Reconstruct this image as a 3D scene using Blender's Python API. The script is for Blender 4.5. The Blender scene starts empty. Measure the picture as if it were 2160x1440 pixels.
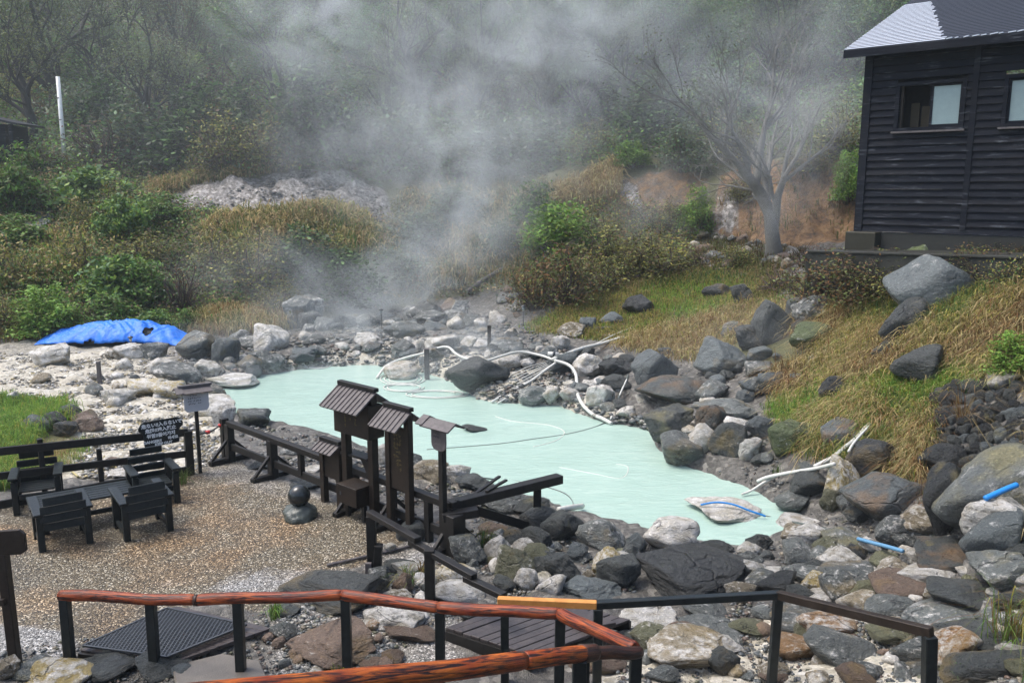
import bpy, bmesh, math, random
import numpy as np
from mathutils import Vector, Matrix, noise as mnoise
R = math.radians
SC = bpy.context.scene
COL = SC.collection
rng = np.random.default_rng(7)
random.seed(7)
# ---------------------------------------------------------------- camera, sky, sun, exposure
H, F, PITCH = 5.0, 1800.0, R(10.1)
CP, SP = math.cos(PITCH), math.sin(PITCH)
cam = bpy.data.cameras.new('camera'); cam.sensor_width = 36; cam.lens = 30.0; cam.clip_end = 600; cam.clip_start = .05
camo = bpy.data.objects.new('camera', cam); COL.objects.link(camo)
camo.location = (0, 0, H); camo.rotation_euler = (math.pi/2-PITCH, 0, 0); SC.camera = camo
W = bpy.data.worlds.new("World"); SC.world = W; W.use_nodes = True
nt = W.node_tree; bg = nt.nodes['Background']
sky = nt.nodes.new('ShaderNodeTexSky'); sky.sky_type = 'NISHITA'; sky.sun_disc = False
SUN_EL, SUN_AZ = 63.0, -85.0          # azimuth measured from +Y (view direction) towards +X
sky.sun_elevation = R(SUN_EL); sky.sun_rotation = R(SUN_AZ); sky.air_density = 1.0; sky.dust_density = 4.0; sky.ozone_density = 1.5
nt.links.new(sky.outputs[0], bg.inputs[0]); bg.inputs[1].default_value = 0.15
sun = bpy.data.lights.new('sun', 'SUN'); sun.energy = 1.5; sun.angle = R(24); sun.color = (1, .97, .93)
suno = bpy.data.objects.new('sun', sun); COL.objects.link(suno)
sd = Vector((math.sin(R(SUN_AZ))*math.cos(R(SUN_EL)), math.cos(R(SUN_AZ))*math.cos(R(SUN_EL)), math.sin(R(SUN_EL))))
suno.rotation_euler = sd.to_track_quat('Z', 'Y').to_euler(); suno.location = (0, 0, 60)
SC.view_settings.view_transform = 'Standard'; SC.view_settings.look = 'None'; SC.view_settings.gamma = 1
SC.view_settings.exposure = 0.95
SC.render.engine = 'CYCLES'
cy = SC.cycles; cy.max_bounces = 5; cy.diffuse_bounces = 2; cy.glossy_bounces = 2; cy.transmission_bounces = 4
cy.transparent_max_bounces = 8; cy.volume_bounces = 1; cy.volume_step_rate = 2.5; cy.volume_max_steps = 96
cy.use_denoising = True; cy.use_adaptive_sampling = True; cy.adaptive_threshold = .02
cy.caustics_reflective = False; cy.caustics_refractive = False
# ---------------------------------------------------------------- picture measurements -> points of the place
def ray(px, py):
    xc = (px-1080)/F; yc = (720-py)/F
    return np.array((xc, CP+yc*SP, -SP+yc*CP))
def at(px, py, Y):
    d = ray(px, py); t = Y/d[1]; return Vector((d[0]*t, Y, H+d[2]*t))
def onz(px, py, z=0.0):
    d = ray(px, py); t = (z-H)/d[2]; return Vector((d[0]*t, d[1]*t, z))
def proj(p):
    x, y, z = p[0], p[1], p[2]-H
    dep = y*CP-z*SP; up = y*SP+z*CP
    return 1080+F*x/dep, 720-F*up/dep
def zfor(P, py):                      # height above a ground point that stands at picture row py
    k = (720-py)/F; y = P[1]
    return H + y*(k*CP-SP)/(CP+k*SP)
# ---------------------------------------------------------------- terrain: measured points joined by a thin-plate surface
WZ = -0.35
POND = [(395,842),(430,822),(480,820),(540,792),(640,778),(760,768),(870,777),(960,806),(1010,842),(1080,850),(1180,855),(1250,882),(1300,893),(1370,905),(1385,945),
        (1430,975),(1510,1003),(1580,1028),(1640,1062),(1700,1088),(1765,1107),(1705,1120),(1640,1135),(1560,1165),(1480,1155),(1330,1112),(1220,1095),(1150,1062),
        (1080,1052),(1000,1022),(960,1002),(870,977),(800,962),(740,937),(680,917),(560,897),(500,882),(450,857)]
PW = np.array([onz(a, b, WZ)[:2] for a, b in POND])
T = [(0,735,26.5),(240,735,26.5),(400,735,26.6),(0,710,27.8),(0,640,30),(0,560,33),(0,500,36),(80,470,38.5),(100,420,40.5),(0,340,44),(150,345,45),(300,690,29),(300,600,32),(300,500,36),(300,420,40),
     (300,360,44),(550,690,30),(550,600,33),(550,500,36.5),(550,440,39),(550,380,41.8),(550,345,44.5),(440,392,41.6),(700,500,37),(700,415,39.6),(720,366,42.6),(640,372,42.2),(720,330,46),(800,650,32.5),(800,560,36),(800,480,39),(800,420,42),(800,330,47),
     (700,680,30.5),(1000,630,33.5),(1000,560,36.5),(1000,480,39.5),(1000,400,43),(1000,320,47),(1100,695,28.7),(1100,600,33),(1200,640,29.3),(1250,612,31),(1250,560,34),(1250,450,38),(1250,380,40.5),(1250,330,44),
     (1400,600,29.8),(1600,587,28),(1400,560,32),(1400,480,36),(1400,370,38),(1400,330,41),(1550,520,32.5),(1550,490,34.5),(1550,370,36.5),(1550,340,39),(1700,525,31),(1750,490,32.5),(1750,350,34.5),(1750,300,38),
     (1300,725,25),(1500,680,24.5),(1650,650,23),(1800,610,20.8),(1800,700,18.5),(1650,760,19.5),(1500,800,20),(1650,850,17),(1800,800,16.5),(1950,700,16.2),(1950,800,14.5),(1900,580,20),(2160,600,16.3),
     (2160,700,13.6),(2160,800,12),(2050,800,12.8),(2050,985,11.0),(1960,985,11.8),(2160,995,10.4),(1900,950,12.8),(1750,950,14),(1650,970,14.6),(1850,1080,11.8),(2000,1130,10.3),(2160,1100,9.4),(2160,1250,8.3),
     (2000,1250,9.0),(2160,1440,6.9),(1950,1440,7.4),(1700,1440,7.85),(1500,1440,8.0),(1300,1440,8.05),(1700,1250,9.75),(1500,1200,10.6),(1200,730,25.2),(1000,740,25.6),(900,700,28.2),(700,745,25.9),(500,760,25.2),(600,720,27.7),(1050,690,28.9)]
TP = [tuple(at(a, b, c)) for a, b, c in T]
for a, b, z in [(0,1440,0),(200,1440,0),(500,1440,0),(800,1440,0),(1050,1440,0),(0,1300,0),(300,1300,0),(600,1300,0),(900,1300,0),(1200,1330,0),(0,1150,0),(300,1150,0),(600,1150,0),(850,1150,0),(1100,1180,-.02),(1300,1200,-.05),
                (0,1000,0),(250,1000,0),(450,1000,0),(650,1000,0),(0,900,.05),(200,900,0),(400,880,-.05),(0,820,.15),(200,810,.05),(380,800,-.1),(850,1050,0),(-300,1100,0),(-300,900,.1),(-300,1300,0)]:
    TP.append(tuple(onz(a, b, z)))
TP += [(-45,75,17),(-20,75,17.5),(0,75,18),(20,75,18),(45,75,20),(-60,105,32),(-25,105,33),(0,105,33),(25,105,34),(60,105,36),(-75,128,45),(0,128,45),(75,128,47),(-32,58,10),(-12,58,11),(5,58,11),(20,56,11.5),(34,55,13),
       (40,40,10),(26,24,5.5),(22,14,3.6),(30,8,3.5),(14,5,1.6),(60,30,11),(-32,30,1.6),(-36,42,5.5),(-40,20,1.0),(-22,10,.2),(-60,40,6),(-20,2,1),(-8,4.2,1.2),(0,4.6,1.6),(5,4.8,1.7),(9,4,2),(-6,1.5,3.2),(0,1.5,3.35),(6,1.5,3.4),(0,-6,3.6),(-14,-6,3.2),(16,-6,3.6),(12,8,2.3),
       (11.5,19.2,3.3),(14,17,3.4),(14,22,3.7),(10,24,3.5)]
TP = np.array(TP, float)
def tps_fit(P, lam=.02):
    n = len(P); d2 = ((P[:, None, :2]-P[None, :, :2])**2).sum(-1)
    K = .5*d2*np.log(d2+1e-9); K[np.arange(n), np.arange(n)] = lam*10
    Q = np.c_[np.ones(n), P[:, :2]]
    A = np.block([[K, Q], [Q.T, np.zeros((3, 3))]])
    return np.linalg.solve(A, np.r_[P[:, 2], np.zeros(3)])
TW = tps_fit(TP)
GX0, GY0, GS = -76.0, -8.0, 0.2
gx = np.arange(GX0, 76.1, GS); gy = np.arange(GY0, 130.1, GS)
def tps_eval(X, Y):
    out = TW[-3]+TW[-2]*X+TW[-1]*Y
    for (a, b, c), w in zip(TP, TW):
        d2 = (X-a)**2+(Y-b)**2
        out = out+w*.5*d2*np.log(d2+1e-9)
    return out
def inside_pond(X, Y):
    ins = np.zeros(X.shape, bool); n = len(PW)
    for i in range(n):
        x1, y1 = PW[i]; x2, y2 = PW[(i+1) % n]
        c = ((y1 > Y) != (y2 > Y)) & (X < (x2-x1)*(Y-y1)/(y2-y1+1e-12)+x1)
        ins ^= c
    return ins
def pond_dist(X, Y):
    d = np.full(X.shape, 1e9); n = len(PW)
    for i in range(n):
        a = PW[i]; b = PW[(i+1) % n]-a
        t = np.clip(((X-a[0])*b[0]+(Y-a[1])*b[1])/(b@b), 0, 1)
        d = np.minimum(d, np.hypot(X-a[0]-t*b[0], Y-a[1]-t*b[1]))
    return d
def vnoise(X, Y, s, seed):
    g = np.random.default_rng(seed).random((257, 257))
    u, v = X*s+1000, Y*s+1000; iu, iv = np.floor(u).astype(int), np.floor(v).astype(int)
    fu, fv = u-iu, v-iv; fu = fu*fu*(3-2*fu); fv = fv*fv*(3-2*fv)
    a, b, c, d = g[iu % 256, iv % 256], g[(iu+1) % 256, iv % 256], g[iu % 256, (iv+1) % 256], g[(iu+1) % 256, (iv+1) % 256]
    return (a*(1-fu)+b*fu)*(1-fv)+(c*(1-fu)+d*fu)*fv-.5
GX, GY = np.meshgrid(gx, gy)
GZ = tps_eval(GX, GY)
ins = inside_pond(GX, GY); pd = pond_dist(GX, GY)
GZ = np.where(ins, np.minimum(GZ, WZ-.04-.45*np.minimum(pd, 1.2)), np.minimum(np.maximum(GZ, WZ+.04+.3*np.minimum(pd, .8)), np.where(pd < 6, WZ+.10+.5*pd+.05*pd**2, 99)))
def clumps(px, py):
    return 0
yard = (GZ < .3) & (GY > 8) & (GX < 1) & ~ins
rough = np.clip((GY-30)/8, 0, 1)
GZ += np.where(ins, 0, rough*(vnoise(GX, GY, .22, 1)*1.1+vnoise(GX, GY, .6, 2)*.5) + np.where(GX > 1, .25, .08)*vnoise(GX, GY, .9, 3)*np.clip(pd, 0, 1))
def hz(X, Y):
    u = np.clip((np.asarray(X, float)-GX0)/GS, 0, len(gx)-1.001); v = np.clip((np.asarray(Y, float)-GY0)/GS, 0, len(gy)-1.001)
    i, j = u.astype(int), v.astype(int); fu, fv = u-i, v-j
    return (GZ[j, i]*(1-fu)+GZ[j, i+1]*fu)*(1-fv)+(GZ[j+1, i]*(1-fu)+GZ[j+1, i+1]*fu)*fv
def cast(px, py, ymin=4.0):           # where the line of sight of a picture point meets the terrain
    px = np.atleast_1d(np.asarray(px, float)); py = np.atleast_1d(np.asarray(py, float))
    D = np.stack([(px-1080)/F, CP+(720-py)/F*SP, -SP+(720-py)/F*CP], -1)
    ts = np.geomspace(ymin, 125, 420); lo = np.full(len(px), ymin); hi = np.full(len(px), 125.0); hit = np.zeros(len(px), bool)
    for t in ts:
        P = D*t; z = H+P[:, 2]; g = np.maximum(hz(P[:, 0], P[:, 1]), np.where(inside_fast(P[:, 0], P[:, 1]), WZ, -99))
        new = (~hit) & (z < g); hi = np.where(new, t, hi); lo = np.where(~hit & ~new, t, lo); hit |= new
    for _ in range(12):
        m = (lo+hi)/2; P = D*m[:, None]; g = np.maximum(hz(P[:, 0], P[:, 1]), np.where(inside_fast(P[:, 0], P[:, 1]), WZ, -99))
        b = (H+P[:, 2]) < g; hi = np.where(b, m, hi); lo = np.where(b, lo, m)
    P = D*hi[:, None]; P[:, 2] += H
    return P, hit
INS = ins
def inside_fast(X, Y):
    i = np.clip(((X-GX0)/GS+.5).astype(int), 0, len(gx)-1); j = np.clip(((Y-GY0)/GS+.5).astype(int), 0, len(gy)-1)
    return INS[j, i]
def g1(px, py):
    P, h = cast([px], [py]); return Vector(P[0])
def in_poly(px, py, poly):
    c = np.zeros(np.shape(px), bool); n = len(poly)
    for i in range(n):
        x1, y1 = poly[i]; x2, y2 = poly[(i+1) % n]
        c ^= ((y1 > py) != (y2 > py)) & (px < (x2-x1)*(py-y1)/(y2-y1+1e-12)+x1)
    return c
# ---------------------------------------------------------------- object helpers
def tag(o, label=None, cat=None, group=None, kind=None):
    if label: o['label'] = label
    if cat: o['category'] = cat
    if group: o['group'] = group
    if kind: o['kind'] = kind
    return o
def thing(name, label, cat, loc, group=None):
    o = bpy.data.objects.new(name, None); COL.objects.link(o); o.location = loc; o.empty_display_size = .1
    return tag(o, label, cat, group)
def link_mesh(name, me, mat, parent=None, loc=(0, 0, 0)):
    o = bpy.data.objects.new(name, me); COL.objects.link(o)
    if mat is not None and not me.materials: me.materials.append(mat)
    o.location = loc
    if parent is not None: o.parent = parent
    return o
def np_mesh(name, V, faces_by_n, cols=None, smooth=False):
    """faces_by_n: list of int arrays (m,k)"""
    me = bpy.data.meshes.new(name); V = np.asarray(V, np.float32)
    me.vertices.add(len(V)); me.vertices.foreach_set('co', V.ravel())
    tot = [np.full(len(f), f.shape[1]) for f in faces_by_n]; tot = np.concatenate(tot).astype(np.int32)
    idx = np.concatenate([f.ravel() for f in faces_by_n]).astype(np.int32)
    me.loops.add(len(idx)); me.loops.foreach_set('vertex_index', idx)
    me.polygons.add(len(tot)); st = np.r_[0, np.cumsum(tot)[:-1]].astype(np.int32)
    me.polygons.foreach_set('loop_start', st); me.polygons.foreach_set('loop_total', tot)
    if smooth: me.polygons.foreach_set('use_smooth', np.ones(len(tot), bool))
    if cols is not None:
        for an, c in (cols.items() if isinstance(cols, dict) else [('Col', cols)]):
            a = me.attributes.new(an, 'FLOAT_COLOR', 'POINT'); c = np.asarray(c, np.float32)
            if c.shape[1] == 3: c = np.c_[c, np.ones(len(c), np.float32)]
            a.data.foreach_set('color', c.ravel())
    me.update(); me.validate(); return me
class MB:
    def __init__(s): s.v = []; s.f = []; s.sm = []
    def add(s, V, Fc, smooth=False):
        n = len(s.v); s.v += [tuple(p) for p in V]; s.f += [tuple(i+n for i in f) for f in Fc]; s.sm += [smooth]*len(Fc); return s
    def box(s, c, size, M=None):
        hx, hy, hz_ = (q/2 for q in size)
        V = [Vector((x, y, z)) for z in (-hz_, hz_) for y in (-hy, hy) for x in (-hx, hx)]
        if M is not None: V = [M @ v for v in V]
        c = Vector(c); V = [v+c for v in V]
        return s.add(V, [(0,2,3,1),(4,5,7,6),(0,1,5,4),(2,6,7,3),(0,4,6,2),(1,3,7,5)])
    def beam(s, a, b, w, h, up=(0, 0, 1), side=None):
        """bar from a to b; w across, h along 'up'"""
        a, b = Vector(a), Vector(b); d = (b-a); L = d.length; d.normalize(); u = Vector(up)
        if side is not None: x = Vector(side).normalized()
        else:
            x = d.cross(u)
            if x.length < 1e-4: x = d.cross(Vector((0, 1, 0)))
            x.normalize()
        u = x.cross(d).normalized()
        M = Matrix((x, d, u)).transposed()
        return s.box((a+b)/2, (w, L, h), M)
    def tube(s, pts, rad, n=8, caps=True, jit=0):
        pts = [Vector(p) for p in pts]; V = []; Fc = []; m = len(pts)
        rad = rad if hasattr(rad, '__len__') else [rad]*m
        ref = None
        for i, p in enumerate(pts):
            d = (pts[min(i+1, m-1)]-pts[max(i-1, 0)]).normalized()
            if ref is None: ref = d.orthogonal().normalized()
            ref = (ref-d*ref.dot(d)).normalized(); q = d.cross(ref)
            for k in range(n):
                a = 2*math.pi*k/n; r = rad[i]*(1+jit*random.uniform(-1, 1))
                V.append(p+(ref*math.cos(a)+q*math.sin(a))*r)
        for i in range(m-1):
            for k in range(n): Fc.append((i*n+k, i*n+(k+1) % n, (i+1)*n+(k+1) % n, (i+1)*n+k))
        if caps: Fc.append(tuple(range(n-1, -1, -1))); Fc.append(tuple((m-1)*n+k for k in range(n)))
        return s.add(V, Fc, True)
    def prism(s, poly, d):
        """polygon (3D points) pushed along d"""
        n = len(poly); d = Vector(d); V = [Vector(p) for p in poly]+[Vector(p)+d for p in poly]
        return s.add(V, [tuple(range(n-1, -1, -1)), tuple(range(n, 2*n))]+[(i, (i+1) % n, n+(i+1) % n, n+i) for i in range(n)])
    def lathe(s, c, prof, n=24):
        V = []; Fc = []; c = Vector(c)
        for r, z in prof:
            for k in range(n): V.append(c+Vector((r*math.cos(2*math.pi*k/n), r*math.sin(2*math.pi*k/n), z)))
        for i in range(len(prof)-1):
            for k in range(n): Fc.append((i*n+k, i*n+(k+1) % n, (i+1)*n+(k+1) % n, (i+1)*n+k))
        return s.add(V, Fc, True)
    def build(s, name, mat, parent=None, bevel=0):
        me = bpy.data.meshes.new(name)
        off = Vector((0, 0, 0)); p = parent
        while p is not None: off += p.location; p = p.parent
        if parent is None and s.v:
            A = np.array(s.v); off = Vector((A[:, 0].mean(), A[:, 1].mean(), A[:, 2].min()))
        me.from_pydata([Vector(v)-off for v in s.v], [], s.f)
        bm = bmesh.new(); bm.from_mesh(me)
        bmesh.ops.recalc_face_normals(bm, faces=bm.faces)
        bm.to_mesh(me); bm.free()
        me.polygons.foreach_set('use_smooth', s.sm)
        me.update()
        o = link_mesh(name, me, mat, parent, (0, 0, 0) if parent is not None else off)
        if bevel:
            b = o.modifiers.new('edge', 'BEVEL'); b.width = bevel; b.segments = 1; b.limit_method = 'ANGLE'
        return o
def spline(P, n=8):
    P = [Vector(p) for p in P]; out = []
    for i in range(len(P)-1):
        a, b, c, d = P[max(i-1, 0)], P[i], P[i+1], P[min(i+2, len(P)-1)]
        for k in range(n):
            t = k/n; out.append(.5*((2*b)+(c-a)*t+(2*a-5*b+4*c-d)*t*t+(3*b-a-3*c+d)*t**3))
    out.append(P[-1]); return out
# ---------------------------------------------------------------- materials
class NT:
    def __init__(s, name):
        s.m = bpy.data.materials.new(name); s.m.use_nodes = True; s.t = s.m.node_tree; s.b = s.t.nodes['Principled BSDF']; s.out = s.t.nodes['Material Output']
    def n(s, typ, **k):
        x = s.t.nodes.new(typ)
        for a, b in k.items():
            if a.startswith('i_'): x.inputs[a[2:].replace('_', ' ')].default_value = b
            else: setattr(x, a, b)
        return x
    def l(s, a, b): s.t.links.new(a, b)
    def coord(s, which='Object', scale=None):
        c = s.n('ShaderNodeTexCoord').outputs[which]
        if scale is not None:
            m = s.n('ShaderNodeMapping'); m.inputs['Scale'].default_value = scale; s.l(c, m.inputs['Vector']); return m.outputs[0]
        return c
    def noise(s, vec, scale, detail=4, rough=.55, dist=0):
        x = s.n('ShaderNodeTexNoise'); x.inputs['Scale'].default_value = scale; x.inputs['Detail'].default_value = detail; x.inputs['Roughness'].default_value = rough; x.inputs['Distortion'].default_value = dist
        if vec is not None: s.l(vec, x.inputs['Vector'])
        return x.outputs['Fac']
    def voro(s, vec, scale, out='Distance', feat='F1'):
        x = s.n('ShaderNodeTexVoronoi'); x.feature = feat; x.inputs['Scale'].default_value = scale; s.l(vec, x.inputs['Vector']); return x.outputs[out]
    def ramp(s, fac, stops, const=False):
        x = s.n('ShaderNodeValToRGB'); e = x.color_ramp.elements
        if const: x.color_ramp.interpolation = 'CONSTANT'
        while len(e) < len(stops): e.new(.5)
        for el, (p, c) in zip(e, stops):
            el.position = p; el.color = (c if hasattr(c, '__len__') else (c, c, c))+((1,) if not hasattr(c, '__len__') or len(c) == 3 else ())
        s.l(fac, x.inputs[0]); return x.outputs[0]
    def mix(s, fac, a, b, mode='MIX'):
        x = s.n('ShaderNodeMix'); x.data_type = 'RGBA'; x.blend_type = mode
        for v, i in ((fac, 0), (a, 6), (b, 7)):
            if hasattr(v, 'is_output'): s.l(v, x.inputs[i])
            else: x.inputs[i].default_value = ((v if i == 0 else (v, v, v, 1)) if not hasattr(v, '__len__') else (tuple(v)+(1,))[:4])
        return x.outputs[2]
    def math(s, op, a, b=None, clamp=False):
        x = s.n('ShaderNodeMath'); x.operation = op; x.use_clamp = clamp
        for v, i in ((a, 0), (b, 1)):
            if v is None: continue
            if hasattr(v, 'is_output'): s.l(v, x.inputs[i])
            else: x.inputs[i].default_value = v
        return x.outputs[0]
    def attr(s, name, out='Color'):
        x = s.n('ShaderNodeAttribute'); x.attribute_name = name; return x.outputs[out]
    def bump(s, h, strength=.5, dist=.02, normal=None):
        x = s.n('ShaderNodeBump'); x.inputs['Strength'].default_value = strength; x.inputs['Distance'].default_value = dist; s.l(h, x.inputs['Height'])
        if normal is not None: s.l(normal, x.inputs['Normal'])
        return x.outputs[0]
    def set(s, **k):
        for a, v in k.items():
            i = s.b.inputs[a.replace('_', ' ')]
            if hasattr(v, 'is_output'): s.l(v, i)
            else: i.default_value = (tuple(v)+(1,))[:4] if hasattr(v, '__len__') else v
        return s
def wood(name, c1, c2, rough=.5, grain=1.0, spec=.28, gscale=(6, 6, 6)):
    s = NT(name); v = s.coord('Object', gscale)
    a = s.noise(v, 1.2, 6, .6, 1.0); b = s.noise(s.coord('Object'), 38, 3, .6)
    s.set(Base_Color=s.mix(s.math('MULTIPLY', b, .35), s.ramp(a, [(.3, c1), (.72, c2)]), c2), Roughness=s.math('ADD', s.math('MULTIPLY', a, .3), rough-.12))
    s.b.inputs['Specular IOR Level'].default_value = spec
    s.set(Normal=s.bump(s.math('ADD', a, s.math('MULTIPLY', b, .4)), .35*grain, .012)); return s.m
def plain(name, c, rough=.5, metal=0, bumpn=0, var=.15):
    s = NT(name); v = s.coord('Object'); a = s.noise(v, 9, 5)
    s.set(Base_Color=s.mix(a, [q*(1-var) for q in c], [min(1, q*(1+var)) for q in c]), Roughness=rough, Metallic=metal)
    if bumpn: s.set(Normal=s.bump(s.noise(v, 60, 3), bumpn, .01))
    return s.m
M = {}
M['dark'] = wood('dark stained timber', (.007, .0066, .006), (.022, .020, .018), .42)
M['brownwood'] = wood('dark brown timber', (.010, .0075, .006), (.034, .024, .017), .45)
M['greywood'] = wood('weathered grey timber', (.06, .052, .052), (.15, .135, .13), .5)
M['deck'] = wood('wet decking timber', (.035, .030, .030), (.085, .073, .070), .32)
M['furn'] = wood('black garden furniture timber', (.006, .008, .008), (.018, .023, .024), .34)
def siding_mat():
    s = NT('black tarred siding'); a = s.noise(s.coord('Object', (1.2, 1.2, 16)), 1.3, 6, .65, .6); b = s.noise(s.coord('Object', (2, 2, 3)), 1.1, 5); z = s.n('ShaderNodeSeparateXYZ'); s.l(s.coord('Object'), z.inputs[0])
    bd = s.noise(s.coord('Object', (.5, .5, 4.4)), 1.0, 0)
    c = s.mix(a, (.003, .0042, .008), (.012, .015, .023)); c = s.mix(s.ramp(bd, [(.4, 0), (.7, .6)]), c, (.017, .017, .020))
    c = s.mix(s.math('MULTIPLY', s.ramp(a, [(.54, 0), (.66, 1)]), s.ramp(b, [(.46, 0), (.60, .9)])), c, (.10, .11, .125))
    s.set(Base_Color=c, Roughness=.7, Normal=s.bump(a, .4, .012)); s.b.inputs['Specular IOR Level'].default_value = .12; return s.m
M['siding'] = siding_mat()
M['shingle'] = plain('wet dark shingles', (.008, .010, .017), .5, 0, .3, .6)
M['roofwhite'] = plain('white roof strips', (.55, .60, .68), .8, 0, .3, .1)  # white for the strips that paint sky sheen on the roof; eave pieces share it
M['metal'] = plain('dark steel', (.075, .08, .085), .4, .6)
M['whitepipe'] = plain('off white hose plastic', (.55, .55, .50), .4, 0, 0, .25)
M['greyhose'] = plain('grey hose rubber', (.10, .12, .11), .4)
M['bluehose'] = plain('blue hose plastic', (.02, .22, .60), .35)
M['orangewood'] = wood('fresh orange timber', (.42, .17, .04), (.62, .29, .08), .4, .5)
# ---------------------------------------------------------------- ground material and sheet
def ground_mat():
    s = NT('ground'); v = s.coord('Object')
    g = s.attr('zone'); sep = s.n('ShaderNodeSeparateColor'); s.l(g, sep.inputs[0]); gravel, pale, grass = sep.outputs
    g2 = s.attr('zone2'); sep2 = s.n('ShaderNodeSeparateColor'); s.l(g2, sep2.inputs[0]); cliff, white, rust = sep2.outputs
    big = s.noise(v, .35, 5); mid = s.noise(v, 2.2, 6, .6); fine = s.noise(v, 18, 5, .65)
    cell = s.n('ShaderNodeTexVoronoi'); cell.inputs['Scale'].default_value = 56; s.l(v, cell.inputs['Vector'])
    cellc = s.n('ShaderNodeSeparateColor'); s.l(cell.outputs['Color'], cellc.inputs[0])
    cell2 = s.n('ShaderNodeTexVoronoi'); cell2.inputs['Scale'].default_value = 11; s.l(v, cell2.inputs['Vector'])
    cellc2 = s.n('ShaderNodeSeparateColor'); s.l(cell2.outputs['Color'], cellc2.inputs[0])
    # gravel: brown ochre pebbles, greyer in worn patches
    gr_b = s.ramp(cellc.outputs[0], [(0, (.014, .011, .008)), (.3, (.055, .043, .025)), (.6, (.115, .090, .052)), (.85, (.20, .165, .105)), (1, (.60, .55, .44))])
    gr_b = s.mix(s.ramp(s.noise(v, .55, 4), [(.48, 0), (.62, .5)]), gr_b, s.mix(1, gr_b, (1.5, .98, .50), 'MULTIPLY'))
    gr_b = s.mix(s.ramp(s.noise(v, .9, 5), [(.52, 0), (.62, .5)]), gr_b, s.mix(1, gr_b, (.55, .56, .55), 'MULTIPLY'))
    gr_g = s.ramp(cellc.outputs[0], [(0, (.05, .05, .047)), (.4, (.15, .145, .135)), (.75, (.29, .28, .265)), (1, (.62, .61, .58))])
    gr = s.mix(s.ramp(s.math('ADD', s.math('MULTIPLY', mid, .35), s.math('ADD', s.math('MULTIPLY', big, .45), rust)), [(.50, 0), (.72, 1)]), gr_b, gr_g)
    # soil/rubble: grey-brown pebbly
    ru = s.mix(mid, s.ramp(cellc2.outputs[0], [(0, (.035, .034, .032)), (.5, (.09, .085, .075)), (.85, (.19, .18, .16)), (1, (.34, .32, .28))]), s.ramp(fine, [(.3, (.05, .046, .04)), (.7, (.15, .14, .12))]))
    pa = s.mix(s.ramp(mid, [(.35, 0), (.65, 1)]), s.ramp(cellc2.outputs[1], [(0, (.20, .18, .13)), (.5, (.46, .43, .35)), (1, (.70, .67, .60))]), s.ramp(fine, [(.3, (.30, .26, .18)), (.7, (.60, .56, .47))]))
    so = s.ramp(s.math('ADD', s.math('MULTIPLY', mid, .6), s.math('MULTIPLY', fine, .4)), [(.3, (.045, .050, .018)), (.55, (.10, .10, .038)), (.7, (.19, .15, .065))])
    cl = s.ramp(s.math('ADD', s.math('MULTIPLY', mid, .5), s.math('MULTIPLY', s.noise(v, 7, 7, .7), .5)), [(.38, (.035, .024, .014)), (.48, (.15, .078, .028)), (.56, (.22, .125, .05)), (.66, (.30, .215, .12))])
    wh = s.ramp(s.noise(v, 5, 8, .7), [(.38, (.06, .052, .044)), (.50, (.20, .185, .17)), (.58, (.34, .32, .30)), (.68, (.62, .60, .57))])
    def brk(m, k=.5): return s.ramp(s.math('ADD', m, s.math('MULTIPLY', s.math('SUBTRACT', s.math('ADD', s.math('MULTIPLY', mid, .6), s.math('MULTIPLY', fine, .4)), .5), k)), [(.38, 0), (.62, 1)])
    c = s.mix(brk(pale, .8), ru, pa); c = s.mix(brk(grass, .8), c, so); c = s.mix(brk(cliff, .8), c, cl); c = s.mix(brk(white, 1.2), c, wh); c = s.mix(brk(gravel, .5), c, gr)
    # wetness follows a world pattern of drained and soaked ground
    wet = s.ramp(s.noise(v, .8, 4), [(.4, .42), (.65, .75)])
    hgt = s.math('ADD', s.math('MULTIPLY', s.math('SUBTRACT', 1, cell.outputs['Distance']), .5), s.math('ADD', s.math('MULTIPLY', s.math('SUBTRACT', 1, cell2.outputs['Distance']), s.math('SUBTRACT', 1, gravel)), fine))
    s.set(Base_Color=c, Roughness=wet, Normal=s.bump(hgt, .9, .03)); return s.m
M['ground'] = ground_mat()
YARD = [(-80,1075),(400,1000),(430,965),(480,950),(560,1005),(700,1055),(960,1150),(1000,1165),(900,1190),(800,1185),(690,1210),(600,1230),(560,1290),(430,1275),(360,1290),(170,1365),(130,1400),(40,1360),(-80,1420)]
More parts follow.
